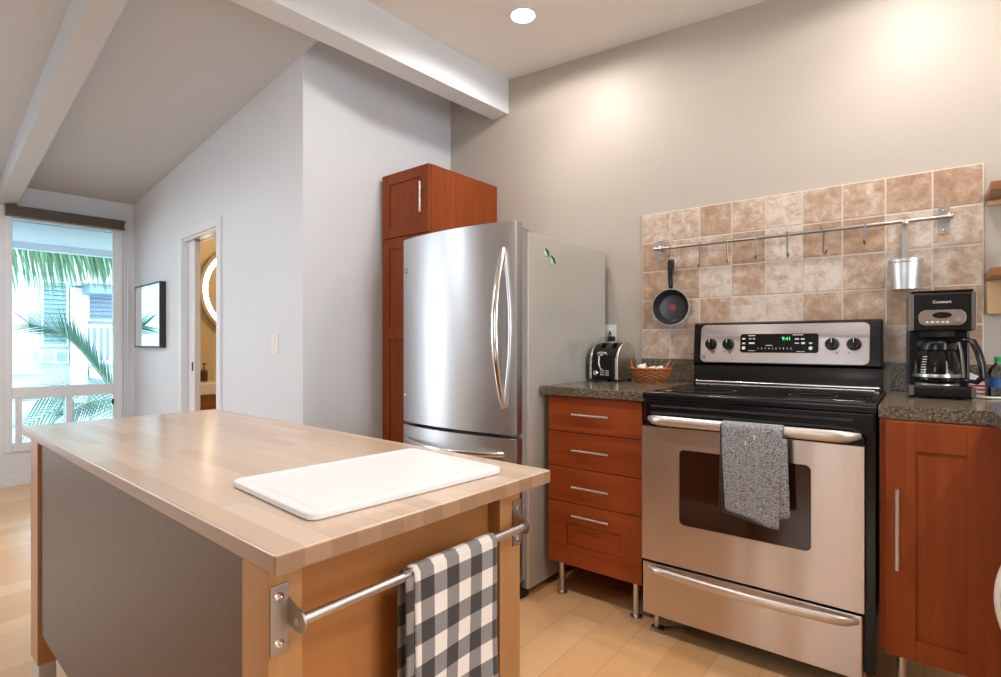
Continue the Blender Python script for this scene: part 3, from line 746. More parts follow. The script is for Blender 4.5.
# ================================================================== DRAWER CABINET
dc = thing('drawer_cabinet', 'reddish wooden four-drawer base cabinet on steel legs beside the range', 'cabinet', (-1.345, 2.06, 0))
CW = 0.478
mb = MB(); mb.box(0.0, CW-0.002, 0.021, 0.640, 0.155, 0.898, 0.001, 1); mb.build('carcass', M['red_wood'], dc)
XD = 0.452
for z0, z1, hz in ((0.741, 0.895, 0.822), (0.584, 0.738, 0.667), (0.430, 0.581, 0.507)):
    mb = MB(); mb.box(0.003, XD, 0.0, 0.020, z0, z1, 0.0015, 1); dr = mb.build('drawer', M['red_wood_h'], dc)
    mb = MB(); bar_handle(mb, (0.142, 0, hz), (0.318, 0, hz), (0, -1, 0), 0.0055, 0.03, 0.028); mb.build('handle', M['satin'], dr)
mb = MB(); z0, z1 = 0.152, 0.427
mb.box(0.003, 0.098, 0, 0.02, z0, z1, 0.0015, 1); mb.box(0.360, XD, 0, 0.02, z0, z1, 0.0015, 1); mb.box(0.098, 0.360, 0.0004, 0.02, z0, 0.238, 0.0008, 1); mb.box(0.098, 0.360, 0.0004, 0.02, 0.340, z1, 0.0008, 1); mb.box(0.096, 0.362, 0.009, 0.019, 0.236, 0.342)
dr = mb.build('drawer', M['red_wood_h'], dc, 'tall bottom drawer front with recessed panel')
mb = MB(); bar_handle(mb, (0.142, 0, 0.382), (0.318, 0, 0.382), (0, -1, 0), 0.0055, 0.03, 0.028); mb.build('handle', M['satin'], dr)
def metal_leg(x, y, z1, parent, r=0.0125):
    mb = MB(); mb.lathe([(0, 0), (0.024, 0), (0.024, 0.006), (0.015, 0.010), (r, 0.014), (r, z1-0.006), (0.02, z1-0.005), (0.02, z1), (0, z1)], 24, M=Matrix.Translation((x, y, 0)))
    mb.build('leg', M['satin'], parent)
for x, y in ((0.052, 0.04), (0.410, 0.04), (0.052, 0.59), (0.410, 0.59)): metal_leg(x, y, 0.155, dc)
ct = MB(); ct.prism([(-1.362, 2.032), (-0.872, 2.032), (-0.872, YW-0.003), (-1.362, YW-0.003)], 0.900, 0.940, bev=0.004)
tag(ct.build('granite_countertop', M['granite']), 'polished speckled granite countertop carrying toaster and basket', 'countertop')

# ================================================================== RANGE
rg = thing('kitchen_range', 'stainless steel electric range with black glass top and backguard', 'range', (-0.867, 2.035, 0), R(0.3))
RW = 0.752
mb = MB(); mb.box(0.002, RW-0.002, 0.0, 0.640, 0.095, 0.925, 0.002); mb.box(0.006, RW-0.006, -0.022, 0.0, 0.845, 0.912, 0.003)
bd2 = mb.build('range_body', M['black_enamel'], rg)
mb = MB(); mb.box(0.03, RW-0.06, -0.0235, -0.021, 0.885, 0.893, 0.001); mb.box(0.03, RW-0.06, -0.0235, -0.021, 0.858, 0.866, 0.001); mb.build('vent_slot', M['black_matte'], bd2)
# cooktop
mb = MB(); mb.prism([(-0.001, -0.028), (RW+0.001, -0.028), (RW+0.001, 0.60), (-0.001, 0.60)], 0.912, 0.944, bev=0.010, seg=4); ck = mb.build('cooktop', M['black_enamel'], rg)
mb = MB(); mb.box(0.03, RW-0.03, 0.015, 0.565, 0.9442, 0.9475, 0.001, 1); mb.build('glass_surface', M['black_glass'], ck)
for x, y, r_ in ((0.20, 0.14, 0.10), (0.56, 0.14, 0.075), (0.20, 0.43, 0.075), (0.56, 0.43, 0.10)):
    mb = MB(); mb.lathe([(r_-0.001, 0.9475), (r_+0.001, 0.9475), (r_+0.001, 0.9478), (r_-0.001, 0.9478)], 48, M=Matrix.Translation((x, y, 0)), close=True); mb.build('burner_ring', M['ring_grey'], ck)
mb = MB(); mb.cyl((0.012, 0.575, 0.952), (RW-0.02, 0.575, 0.952), 0.006, seg=12); mb.build('trim_strip', M['chrome'], ck)
# backguard
mb = MB()
prof = [(0.585, 0.93), (0.585, 0.960), (0.600, 1.028), (0.578, 1.040), (0.600, 1.222), (0.612, 1.230), (0.655, 1.230), (0.655, 0.93)]
mb.prism(prof, -0.004, RW-0.010, axis='x', bev=0.006, seg=3); bgd = mb.build('backguard', M['black_enamel'], rg)
# steel fascia tilted with the guard; local plane u along x, v up
tl = math.atan2(0.022, 0.182)
fm_ = Matrix.Translation((0.0, 0.5765, 1.040)) @ Matrix.Rotation(-tl, 4, 'X')   # y out is -y
c = 0.022
fx0, fx1, fz0, fz1 = 0.032, RW-0.052, 0.003, 0.178
arc = lambda cx, cz, a0, a1: [(cx + c*math.cos(R(a)), cz + c*math.sin(R(a))) for a in (a0, (a0*2+a1)/3, (a0+a1*2)/3, a1)]
poly = arc(fx0+c, fz0+c, 180, 270) + arc(fx1-c, fz0+c, 270, 360) + arc(fx1-c, fz1-c, 0, 90) + arc(fx0+c, fz1-c, 90, 180)
mb = MB(); mb.prism(poly, -0.006, 0.002, axis='y', bev=0.0015, M=fm_); fas = mb.build('control_panel', M['panel_steel'], rg, 'brushed steel control panel')
dx0, dx1, dz0, dz1 = 0.210, 0.521, 0.050, 0.134
c = 0.010
poly = arc(dx0+c, dz0+c, 180, 270) + arc(dx1-c, dz0+c, 270, 360) + arc(dx1-c, dz1-c, 0, 90) + arc(dx0+c, dz1-c, 90, 180)
mb = MB(); mb.prism(poly, -0.009, -0.005, axis='y', bev=0.0008, M=fm_); dsp = mb.build('display', M['display_black'], rg, 'black glass clock and oven display')
frot = (R(90)-tl, 0, 0)
def on_panel(x, z, out=0.0094): return fm_ @ Vector((x, -out, z))
text('display_digits', '9:41', 0.021, on_panel(0.399, 0.111), frot, M['green_led'], dsp)
text('keypad_digits', '1   2   3   4   5   6   7   8   9   0', 0.011, on_panel(0.352, 0.068), frot, M['white_ink'], dsp)
mb = MB()
for x, z, w_, h_ in ((0.225, 0.112, 0.012, 0.007), (0.225, 0.091, 0.012, 0.007), (0.252, 0.112, 0.010, 0.004), (0.268, 0.112, 0.010, 0.004), (0.258, 0.126, 0.030, 0.003), (0.259, 0.092, 0.024, 0.007),
                   (0.330, 0.082, 0.026, 0.003), (0.443, 0.128, 0.040, 0.003), (0.440, 0.110, 0.016, 0.006), (0.462, 0.110, 0.014, 0.006), (0.440, 0.092, 0.016, 0.004), (0.464, 0.092, 0.014, 0.008), (0.492, 0.092, 0.012, 0.006), (0.260, 0.058, 0.03, 0.002), (0.455, 0.056, 0.03, 0.002)):
    mb.box(x-w_/2, x+w_/2, -0.0097, -0.0088, z-h_/2, z+h_/2, M=fm_)
for x in (0.225, 0.492): mb.lathe([(0, 0.001), (0.0075, 0.001), (0.0075, 0), (0, 0)], 20, M=fm_ @ Matrix.Translation((x, -0.0088, 0.070)) @ Matrix.Rotation(R(90), 4, 'X'))
mb.build('key_marks', M['white_ink'], dsp, kind='stuff')
for x in (0.080, 0.158, 0.570, 0.647):
    mb = MB(); km = fm_ @ Matrix.Translation((x, -0.006, 0.088)) @ Matrix.Rotation(R(90), 4, 'X')
    mb.lathe([(0, 0), (0.0265, 0), (0.0265, 0.004), (0.023, 0.010), (0.021, 0.022), (0, 0.023)], 32, M=km)
    mb.box(-0.006, 0.006, -0.023, 0.023, 0.018, 0.033, 0.003, M=km); kn = mb.build('knob', M['black_plastic'], rg)
    mb = MB(); mb.box(-0.0012, 0.0012, 0.004, 0.021, 0.0325, 0.0338, M=km); mb.build('pointer_line', M['white_ink'], kn)
for x, z in ((0.094, 0.052), (0.140, 0.052), (0.588, 0.052), (0.628, 0.052)):
    mb = MB(); mb.lathe([(0, 0.001), (0.0035, 0.001), (0.0035, 0), (0, 0)], 12, M=fm_ @ Matrix.Translation((x, -0.006, z)) @ Matrix.Rotation(R(90), 4, 'X'))
    mb.build('indicator_light', M['red_spot'], rg)
mb = MB(); lm = fm_ @ Matrix.Translation((0.048, -0.006, 0.028)) @ Matrix.Rotation(R(90), 4, 'X'); mb.lathe([(0, 0.001), (0.0085, 0.001), (0.0085, 0), (0, 0)], 24, M=lm); bdg = mb.build('badge', M['badge_blue'], rg, 'round grey maker badge')
text('badge_lettering', 'GE', 0.0085, on_panel(0.048, 0.028, 0.0072), frot, M['white_ink'], bdg)
# oven door
def plate_hole(mb, x0, x1, z0, z1, co, hx0, hx1, hz0, hz1, ch, ya, yb):
    def rr(a, b, c_, d_, k): return [(cx + k*math.cos(R(q)), cz + k*math.sin(R(q))) for cx, cz, A in ((a+k, c_+k, 180), (b-k, c_+k, 270), (b-k, d_-k, 0), (a+k, d_-k, 90)) for q in (A, A+15, A+30, A+45, A+60, A+75, A+90)]
    O, I = rr(x0, x1, z0, z1, co), rr(hx0, hx1, hz0, hz1, ch)
    V = [[mb.bm.verts.new((x, y, z)) for x, z in P_] for P_, y in ((O, yb), (O, ya), (I, ya), (I, yb))]
    n_ = len(O)
    for i in range(4):
        A_, B_ = V[i], V[(i+1) % 4]
        for k in range(n_): mb.bm.faces.new((A_[k], A_[(k+1) % n_], B_[(k+1) % n_], B_[k]))
DW0, DW1 = 0.004, 0.723
mb = MB(); y0, y1 = -0.045, -0.002
wz0, wz1, wx0, wx1 = 0.455, 0.735, 0.150, 0.580
plate_hole(mb, DW0, DW1, 0.297, 0.812, 0.004, wx0, wx1, wz0, wz1, 0.018, y0, y1)
od = mb.build('oven_door', M['steel_x'], rg)
mb = MB(); mb.box(DW0, DW1, y0+0.006, y1, 0.8122, 0.842, 0.003); mb.build('door_top_edge', M['black_enamel'], od)
mb = MB(); mb.box(wx0-0.002, wx1+0.002, y0+0.005, y0+0.012, wz0-0.002, wz1+0.002); 
# rounded window corners: dark border frame
mb.build('oven_window', M['oven_glass'], od)
def bowed_handle(mb, x0, x1, z, ybase, out, bow, r, flat, n=26):
    pts = []; rs = []
    for k in range(n+1):
        t = k/n; x = x0+(x1-x0)*t
        e = min(1.0, min(t, 1-t)/0.07); e = math.sin(e*math.pi/2)
        pts.append((x, ybase - out*e - bow*math.sin(math.pi*t), z)); rs.append(r*(0.55+0.45*e))
    mb.tube(pts, rs, 16, flat=flat)
mb = MB(); bowed_handle(mb, 0.030, 0.712, 0.842, y0+0.008, 0.040, 0.006, 0.0185, (0.62, 1.0)); mb.build('handle', M['handle_satin'], od)
# storage drawer
mb = MB(); mb.box(0.006, DW1-0.004, -0.040, -0.002, 0.085, 0.286, 0.005); sd = mb.build('storage_drawer', M['steel_x'], rg)
mb = MB(); bowed_handle(mb, 0.030, 0.708, 0.266, -0.036, 0.022, 0.024, 0.016, (0.65, 1.0)); mb.build('handle', M['handle_satin'], sd)
for x, y in ((0.035, 0.035), (RW-0.04, 0.035), (0.035, 0.60), (RW-0.04, 0.60)): metal_leg(x, y, 0.095, rg, 0.011)

# grey towel over the oven handle
def towel(name, mat, width, front, back, r, depth, amp, nfold, seedv, skew=0.0, back_skew=0.0, uvoff=(0, 0), thick=0.004, flare=0.0):
    """local frame: x across, hangs over a bar along x at origin; front side is -y"""
    L = front + back + math.pi*r
    def f(u, v):
        x = (u-0.5)*width; s = v*L
        fr_ = front + skew*(u-0.5)
        if s < front:
            k = 1 - s/front; z = -(front - s)*(fr_/front); y = -r - amp*k*math.sin(u*nfold*math.pi*2 + seedv) - 0.004*k*math.sin(k*5+u*3)
            x += flare*k*(u-0.5)
        elif s < front + math.pi*r:
            a = (s-front)/r; y = -r*math.cos(a); z = r*math.sin(a)
        else:
            q = s - front - math.pi*r; k = q/back; z = -q*(1+back_skew*(u-0.5)); y = r + amp*0.4*k*math.sin(u*nfold*math.pi*2 + seedv+1)
        return (x, y, z)
    mb = MB(); mb.grid(f, 28, 60, uv=lambda u, v: (u*width+uvoff[0], v*L+uvoff[1]))
    return mb
tz = 0.842
gt = thing('grey_dish_towel', 'grey flecked kitchen towel hanging over the oven door handle', 'towel', (-0.453, 1.949, tz), R(0.3))
mb = towel('t', M['knit'], 0.188, 0.30, 0.27, 0.020, 0, 0.004, 1.5, 0.5, skew=0.035, uvoff=(0, 0), flare=-0.02)
cl = mb.build('towel_cloth', M['knit'], gt, solid=0.005)
# second layer flap on the right and dark hems
mb = MB(); mb.grid(lambda u, v: (0.045+0.062*u + 0.008*v*u, -0.016-0.003*math.sin(u*3+v*2) + 0.012*(1-v)*0 , -0.02-0.255*v - 0.02*(1-u)*v), 8, 16, uv=lambda u, v: (u*0.06, v*0.25))
mb.build('folded_layer', M['knit'], gt, solid=0.004)
def hem(pts, r=0.0032):
    mb = MB(); mb.tube(pts, r, 8); return mb
mb = hem([(-0.0955, -0.014, 0.014), (-0.097, -0.021, 0.0), (-0.096, -0.0225, -0.10), (-0.094, -0.024, -0.20), (-0.089, -0.026, -0.288), (-0.03, -0.027, -0.296), (0.03, -0.027, -0.308), (0.082, -0.024, -0.316)]); mb.build('hem', M['hem'], gt)
mb = hem([(-0.105, 0.016, 0.005), (-0.108, 0.012, -0.15), (-0.108, 0.008, -0.292)], 0.003); mb.build('hem', M['hem'], gt)
for (x, z) in ((-0.018, -0.045), (0.010, -0.022)):
    mb = MB(); mb.tube([(x, -0.027, z+0.008), (x+0.004, -0.029, z+0.002), (x+0.001, -0.029, z-0.006)], 0.0013, 6); mb.build('thread_tag', M['white_ink'], gt)

# ================================================================== RIGHT CABINETS
rc = thing('base_cabinet', 'reddish wooden base cabinet with shaker door right of the range', 'cabinet', (-0.108, 2.02, 0))
mb = MB(); mb.box(0.0, 0.300, 0.021, 0.680, 0.19, 0.899, 0.001, 1); mb.build('carcass', M['red_wood'], rc)
mb = MB(); mb.box(0.016, 0.090, 0, 0.02, 0.185, 0.896, 0.0015, 1); mb.box(0.205, 0.286, 0, 0.02, 0.185, 0.896, 0.0015, 1)
mb.box(0.090, 0.205, 0.0004, 0.02, 0.810, 0.896, 0.0008, 1); mb.box(0.090, 0.205, 0.0004, 0.02, 0.185, 0.246, 0.0008, 1); mb.box(0.088, 0.207, 0.009, 0.019, 0.244, 0.812)
rd = mb.build('door', M['red_wood'], rc)
mb = MB(); bar_handle(mb, (0.046, 0, 0.455), (0.046, 0, 0.697), (0, -1, 0), 0.006, 0.03); mb.build('handle', M['satin'], rd)
for x, y in ((0.055, 0.06), (0.25, 0.06), (0.055, 0.62), (0.25, 0.62)): metal_leg(x, y, 0.19, rc)
ct = MB(); ct.prism([(-0.111, 2.036), (0.150, 2.036), (0.160, 2.026), (0.160, 0.9), (0.80, 0.9), (0.80, YW-0.003), (-0.111, YW-0.003)], 0.900, 0.940, bev=0.004)
tag(ct.build('granite_countertop', M['granite']), 'polished speckled granite corner countertop carrying the coffee maker', 'countertop')
# return run toward the camera: cabinet and white appliance
rt_ = thing('return_cabinet', 'reddish wooden corner base cabinet under the turning countertop', 'cabinet', (0.195, 0.92, 0))
mb = MB(); mb.box(0.021, 0.60, 0.02, 0.38, 0.19, 0.899, 0.001, 1); mb.build('carcass', M['red_wood'], rt_)
mb = MB(); mb.box(0.0, 0.02, 0.022, 0.378, 0.19, 0.896, 0.0015, 1); mb.build('door', M['red_wood'], rt_)
for x, y in ((0.06, 0.06), (0.55, 0.06), (0.06, 0.33), (0.55, 0.33)): metal_leg(x, y, 0.19, rt_)
dw = thing('dishwasher', 'white appliance with bulging rounded door beside the base cabinet', 'dishwasher', (0.195, 1.33, 0))
mb = MB(); mb.box(0.02, 0.58, 0.0, 0.60, 0.02, 0.895, 0.003); mb.build('body', M['white_plastic'], dw)
mb = MB(); mb.box(0.0, 0.02, 0.003, 0.597, 0.10, 0.89, 0.004); dd_ = mb.build('door', M['white_plastic'], dw)
mb = MB(); pts = [(-0.046*math.sin(math.pi*k/16)**0.8, 0.515, 0.345+0.29*k/16) for k in range(17)]
mb.tube(pts, 0.012, 12, flat=(1.6, 0.8)); mb.build('handle', M['white_plastic'], dd_, 'bowed white vertical handle')

# ================================================================== SHELVES ON THE RIGHT
for z, lb in ((1.662, 'upper reddish wooden wall shelf at the right edge of the tiles'), (1.365, 'lower reddish wooden wall shelf at the right edge of the tiles')):
    sh = thing('wall_shelf', lb, 'shelf', (0.183, YW, z), 0, 'wooden shelves right of the tiles')
    mb = MB(); mb.box(0, 0.75, -0.20, 0, 0, 0.030, 0.002); mb.build('board', M['shelf_wood'], sh)
    mb = MB(); mb.box(0.003, 0.75, -0.021, -0.001, -0.018 if z > 1.5 else -0.125, -0.0005, 0.001); mb.build('wall_cleat', M['pale_wood'], sh, 'pale strip fixed to the wall under the board')
cn = thing('storage_jar', 'pale jar with yellow lid on the lower wall shelf', 'jar', (0.262, YW-0.12, 1.3955))
mb = MB(); mb.lathe([(0, 0), (0.04, 0), (0.043, 0.006), (0.043, 0.10), (0, 0.102)], 28); mb.build('jar_body', M['white_plastic'], cn)
mb = MB(); mb.lathe([(0.0, 0.1025), (0.046, 0.1025), (0.046, 0.128), (0.040, 0.134), (0, 0.135)], 28); mb.build('lid', M['yellow'], cn)

# ================================================================== TOASTER
to = thing('toaster', 'black and chrome two-slice toaster with rounded sides on the counter', 'toaster', (-1.262, 2.545, 0.9405), R(-2))
hw = 0.080; dp = 0.098; H_ = 0.196
def arch(hd, h, n=14, base=0.010):
    pts = [(-hd, base)]
    rr = hd*0.98
    for k in range(n+1):
        a = math.pi - math.pi*k/n
        pts.append((hd*math.cos(a), base + (h-base-rr) + rr*math.sin(a)))
    pts.append((hd, base)); return pts
mb = MB(); mb.prism(arch(dp, H_), hw-0.012, hw, axis='x', bev=0.003); mb.build('side_panel', M['satin'], to)
mb = MB(); mb.prism(arch(dp, H_), -hw, -hw+0.012, axis='x', bev=0.003); mb.build('side_panel', M['satin'], to)
mb = MB(); mb.prism(arch(dp-0.002, H_-0.002), -hw+0.0125, hw-0.0125, axis='x'); tb = mb.build('toaster_body', M['black_plastic'], to)
mb = MB(); mb.box(-0.060, 0.060, -dp-0.006, -dp+0.03, 0.012, 0.135, 0.006); fp = mb.build('front_panel', M['black_enamel'], to)
mb = MB()
for x in (-0.030, 0.030): mb.box(x-0.012, x+0.012, -0.07, 0.07, H_-0.004, H_+0.002, 0.001)
mb.build('bread_slot', M['satin'], tb)
mb = MB(); mb.box(-0.008, 0.012, -dp-0.026, -dp-0.004, 0.128, 0.140, 0.004); mb.tube([(-0.022, -dp-0.010, 0.134), (-0.020, -dp-0.018, 0.142), (0.002, -dp-0.022, 0.146), (0.024, -dp-0.018, 0.142), (0.026, -dp-0.010, 0.134)], 0.005, 8)
mb.build('lever', M['chrome'], to)
mb = MB(); mb.tube([(-0.020, -dp-0.008, 0.128), (-0.021, -dp-0.009, 0.09), (-0.012, -dp-0.009, 0.065), (0.004, -dp-0.008, 0.058)], 0.003, 8); mb.build('lever_track', M['chrome'], fp)
mb = MB(); mb.lathe([(0, 0.012), (0.010, 0.012), (0.0135, 0.008), (0.0135, 0), (0, 0)], 24, M=Matrix.Translation((-0.038, -dp-0.005, 0.042)) @ Matrix.Rotation(R(90), 4, 'X')); mb.build('dial', M['chrome'], to)
mb = MB()
for k in range(3): mb.box(-0.015, 0.008, -dp-0.0075, -dp-0.0055, 0.032+k*0.010, 0.035+k*0.010); mb.box(0.014, 0.034, -dp-0.0075, -dp-0.0055, 0.032+k*0.010, 0.035+k*0.010)
mb.build('button_marks', M['white_ink'], fp)
for x in (-hw+0.002, hw-0.014):
    mb = MB(); mb.box(x, x+0.012, -dp-0.004, -dp+0.004, 0.010, 0.12, 0.002); mb.build('front_edge_strip', M['chrome'], to)
for x in (-0.06, 0.06):
    for y in (-0.07, 0.07):
        mb = MB(); mb.cyl((x, y, 0), (x, y, 0.012), 0.009, seg=12); mb.build('foot', M['black_matte'], to)
# cord and plug
mb = MB()
base_ = Vector((-1.262, 2.545, 0.9405))
cp = [(-0.078, YW-0.040, 1.158), (-0.072, YW-0.062, 1.164), (-0.066, YW-0.070, 1.185), (-0.074, YW-0.066, 1.196), (-0.088, YW-0.058, 1.17), (-0.090, YW-0.050, 1.10), (-0.085, YW-0.045, 1.02), (-0.06, YW-0.060, 0.975)]
cpl = [(x, y-2.545, z-0.9405) for x, y, z in cp]
mb.tube(cpl, 0.0035, 8); cd_ = mb.build('cord', M['black_matte'], to)
mb = MB(); mb.box(-0.096, -0.068, YW-0.045-2.545, YW-0.0095-2.545, 0.202, 0.230, 0.005); mb.build('plug', M['black_matte'], cd_)
for o in (cd_,):
    o.location = (0, 0, 0)

# ================================================================== COPPER BASKET
bk = thing('wicker_basket', 'small copper brown woven basket holding garlic beside the toaster', 'basket', (-1.055, 2.535, 0.9405), R(12))
def basket_ring(r_x, r_y, z, ph, amp=0.004, n=96):
    return [((r_x + amp*math.sin(12*2*math.pi*k/n + ph))*math.cos(2*math.pi*k/n), (r_y + amp*math.sin(12*2*math.pi*k/n + ph))*math.sin(2*math.pi*k/n), z) for k in range(n)]
mb = MB()
for j in range(8):
    t = j/7; mb.tube(basket_ring(0.066+0.028*math.sin(t*1.5), 0.050+0.020*math.sin(t*1.5), 0.006+0.056*t, math.pi*(j % 2)), 0.0040, 6, closed=True)
for k in range(24):
    a = 2*math.pi*(k+0.5)/24; mb.tube([((0.066+0.028*math.sin(t*1.5))*math.cos(a), (0.050+0.020*math.sin(t*1.5))*math.sin(a), 0.004+0.062*t) for t in (0, 0.3, 0.6, 1)], 0.003, 5)
mb.build('woven_wall', M['copper'], bk)
mb = MB(); mb.lathe([(0, 0.0), (0.066, 0.0), (0.066, 0.005), (0, 0.005)], 32, M=Matrix.Diagonal((1, 0.75, 1, 1))); mb.build('woven_bottom', M['copper'], bk)
mb = MB()
for q in (0, 0.5):
    mb.tube([((0.100+0.003*math.cos(14*math.pi*k/24+q*6))*math.cos(2*math.pi*k/48), (0.074+0.003*math.cos(14*math.pi*k/24+q*6))*math.sin(2*math.pi*k/48), 0.068+0.003*math.sin(14*math.pi*k/24+q*6)) for k in range(48)], 0.004, 6, closed=True)
mb.build('braided_rim', M['copper'], bk)
for sx in (-1, 1):
    mb = MB()
    for dd3 in (0, 0.004):
        mb.tube([(sx*(0.075+0.020*math.sin(math.pi*k/12)) , -0.045+0.09*k/12, 0.066 + (0.040+dd3)*math.sin(math.pi*k/12)) for k in range(13)], 0.003, 6)
    mb.build('handle', M['copper'], bk)
for x, y, z, r_, lb in ((-0.045, -0.020, 0.072, 0.026, 'white garlic bulb at the toaster end of the basket'), (0.002, -0.010, 0.066, 0.022, 'white garlic bulb in the middle of the basket'), (0.040, -0.012, 0.070, 0.021, 'white garlic bulb at the range end of the basket')):
    rzm = Matrix.Rotation(R(12), 4, 'Z'); pz = rzm @ Vector((x, y, z))
    gb = thing('garlic_bulb', lb, 'garlic', (-1.055+pz.x, 2.535+pz.y, 0.9405+pz.z-0.018), 0, 'garlic bulbs in the basket')
    mb = MB(); pr = [(0, 0.0), (0.6, 0.02), (0.95, 0.35), (1.0, 0.7), (0.75, 1.15), (0.3, 1.5), (0.12, 1.8), (0, 1.85)]
    mb.lathe([(a*r_, b*r_) for a, b in pr], 20, M=Matrix.Rotation(R(35), 4, 'Y')); mb.build('bulb', M['garlic'], gb)

# ================================================================== COFFEE MAKER
cm = thing('coffee_maker', 'black and chrome drip coffee maker with glass carafe on the granite counter', 'coffee maker', (0.049, 2.375, 0.9405), R(4))
mb = MB(); mb.box(-0.089, 0.089, 0.0, 0.195, 0.004, 0.046, 0.010, 3); cb = mb.build('base', M['black_plastic'], cm)
mb = MB(); mb.lathe([(0, 0.046), (0.062, 0.046), (0.062, 0.050), (0, 0.050)], 40, M=Matrix.Translation((-0.008, 0.075, 0))); mb.build('warming_plate', M['bracket_steel'], cb)
mb = MB()
for x in (-0.07, 0.07):
    for y in (0.02, 0.175): mb.cyl((x, y, 0), (x, y, 0.006), 0.01, seg=12)
mb.build('feet', M['black_matte'], cb)
mb = MB(); mb.box(-0.089, 0.089, 0.135, 0.195, 0.04, 0.24, 0.008, 3); mb.build('water_tank', M['black_plastic'], cm)
mb = MB(); mb.box(-0.089, 0.089, 0.0, 0.196, 0.232, 0.366, 0.010, 3); hdp = mb.build('brew_head', M['black_plastic'], cm)
mb = MB(); mb.box(-0.084, 0.084, 0.006, 0.19, 0.366, 0.373, 0.004); mb.build('lid', M['black_enamel'], hdp)
mb = MB(); mb.lathe([(0.05, 0.232), (0.046, 0.214), (0.03, 0.205), (0, 0.205)], 30, M=Matrix.Translation((-0.008, 0.075, 0))); mb.build('filter_basket', M['black_matte'], hdp)
for x in (-0.0895, 0.0765):
    mb = MB(); mb.box(x, x+0.013, -0.002, 0.004, 0.01, 0.044, 0.0015); mb.box(x, x+0.013, -0.002, 0.004, 0.236, 0.362, 0.0015); mb.build('edge_highlight', M['hook_steel'], cm)  # strips stand in for highlights along the glossy black edges
c = 0.022; ax0, ax1, az0, az1 = -0.064, 0.063, 0.252, 0.305
poly = [(ax0+c + c*math.cos(R(a)), az0+c + c*math.sin(R(a))) for a in (180, 202, 225, 247, 270)] + [(ax1-c + c*math.cos(R(a)), az0+c+c*math.sin(R(a))) for a in (270, 292, 315, 337, 360)] + [(ax1-c + c*math.cos(R(a)), az1-c+c*math.sin(R(a))) for a in (0, 22, 45, 67, 90)] + [(ax0+c + c*math.cos(R(a)), az1-c+c*math.sin(R(a))) for a in (90, 112, 135, 157, 180)]
mb = MB(); mb.prism(poly, -0.005, 0.001, axis='y', bev=0.0015); cpn = mb.build('control_panel', M['panel_steel'], cm, 'rounded silver control panel')
mb = MB(); mb.lathe([(0, 0.002), (0.024, 0.002), (0.026, 0), (0, 0)], 30, M=Matrix.Translation((0.0, -0.005, 0.287)) @ Matrix.Rotation(R(90), 4, 'X') @ Matrix.Diagonal((1, 0.42, 1, 1))); mb.build('clock_display', M['black_glass'], cpn)
mb = MB(); mb.lathe([(0, 0.010), (0.008, 0.010), (0.010, 0.006), (0.010, 0), (0, 0)], 24, M=Matrix.Translation((0.042, -0.005, 0.270)) @ Matrix.Rotation(R(90), 4, 'X')); mb.build('dial', M['chrome'], cpn)
for x in (-0.040, -0.026, -0.012, 0.002, 0.014): 
    mb = MB(); mb.lathe([(0, 0.004), (0.0035, 0.004), (0.004, 0), (0, 0)], 14, M=Matrix.Translation((x, -0.005, 0.263)) @ Matrix.Rotation(R(90), 4, 'X')); mb.build('button', M['white_ink'], cpn)
text('brand_lettering', 'Cuisinart', 0.0135, (0.0, -0.0006, 0.332), (R(90), 0, 0), M['white_ink'], hdp)
# carafe
mb = MB(); cpos = Matrix.Translation((-0.008, 0.075, 0.051))
mb.lathe([(0.0, 0.0), (0.052, 0.0), (0.060, 0.006), (0.066, 0.030), (0.064, 0.065), (0.054, 0.100), (0.048, 0.120), (0.046, 0.124)], 44, M=cpos); cf = mb.build('carafe', M['carafe_glass'], cm, 'clear glass carafe')
mb = MB(); mb.lathe([(0.0555, 0.118), (0.0555, 0.139), (0.050, 0.148), (0.0, 0.150)], 40, M=cpos); mb.lathe([(0.050, 0.112), (0.056, 0.118), (0.0555, 0.130)], 40, M=cpos); mb.build('carafe_lid', M['black_plastic'], cf)
mb = MB(); mb.lathe([(0.0665, 0.022), (0.067, 0.030), (0.0662, 0.033)], 44, M=cpos); mb.build('carafe_band', M['satin'], cf)
mb = MB(); mb.tube([(0.030, 0.030, 0.198), (0.058, 0.006, 0.204), (0.078, -0.012, 0.198), (0.090, -0.022, 0.165), (0.100, -0.026, 0.120), (0.103, -0.024, 0.080), (0.088, -0.012, 0.062), (0.060, 0.012, 0.066)], [0.009, 0.010, 0.011, 0.011, 0.0115, 0.012, 0.010, 0.007], 14, flat=(1.3, 0.8)); mb.build('carafe_handle', M['black_plastic'], cf)
mb = MB(); mb.tube([(0.045, 0.016, 0.200), (0.052, 0.008, 0.16), (0.056, 0.010, 0.11), (0.058, 0.010, 0.075)], 0.004, 8); mb.build('carafe_bracket', M['satin'], cf)
mb = MB()
for k in range(8):
    a = R(232); rr = 0.0655; z = 0.051+0.030+k*0.009; sh_ = 0.0655 - max(0, k-3)*0.0022
    mb.box(-0.007, 0.007, -0.0003, 0.0003, -0.0012, 0.0012, M=Matrix.Translation((-0.008+sh_*math.cos(a), 0.075+sh_*math.sin(a), z)) @ Matrix.Rotation(a+R(90), 4, 'Z'))
mb.build('level_marks', M['white_ink'], cf)
# white cord behind
mb = MB(); mb.tube([(0.09, 0.12, 0.006), (0.13, 0.10, 0.005), (0.19, 0.13, 0.004), (0.30, 0.12, 0.004)], 0.003, 8); mb.build('cord', M['white_plastic'], cm)

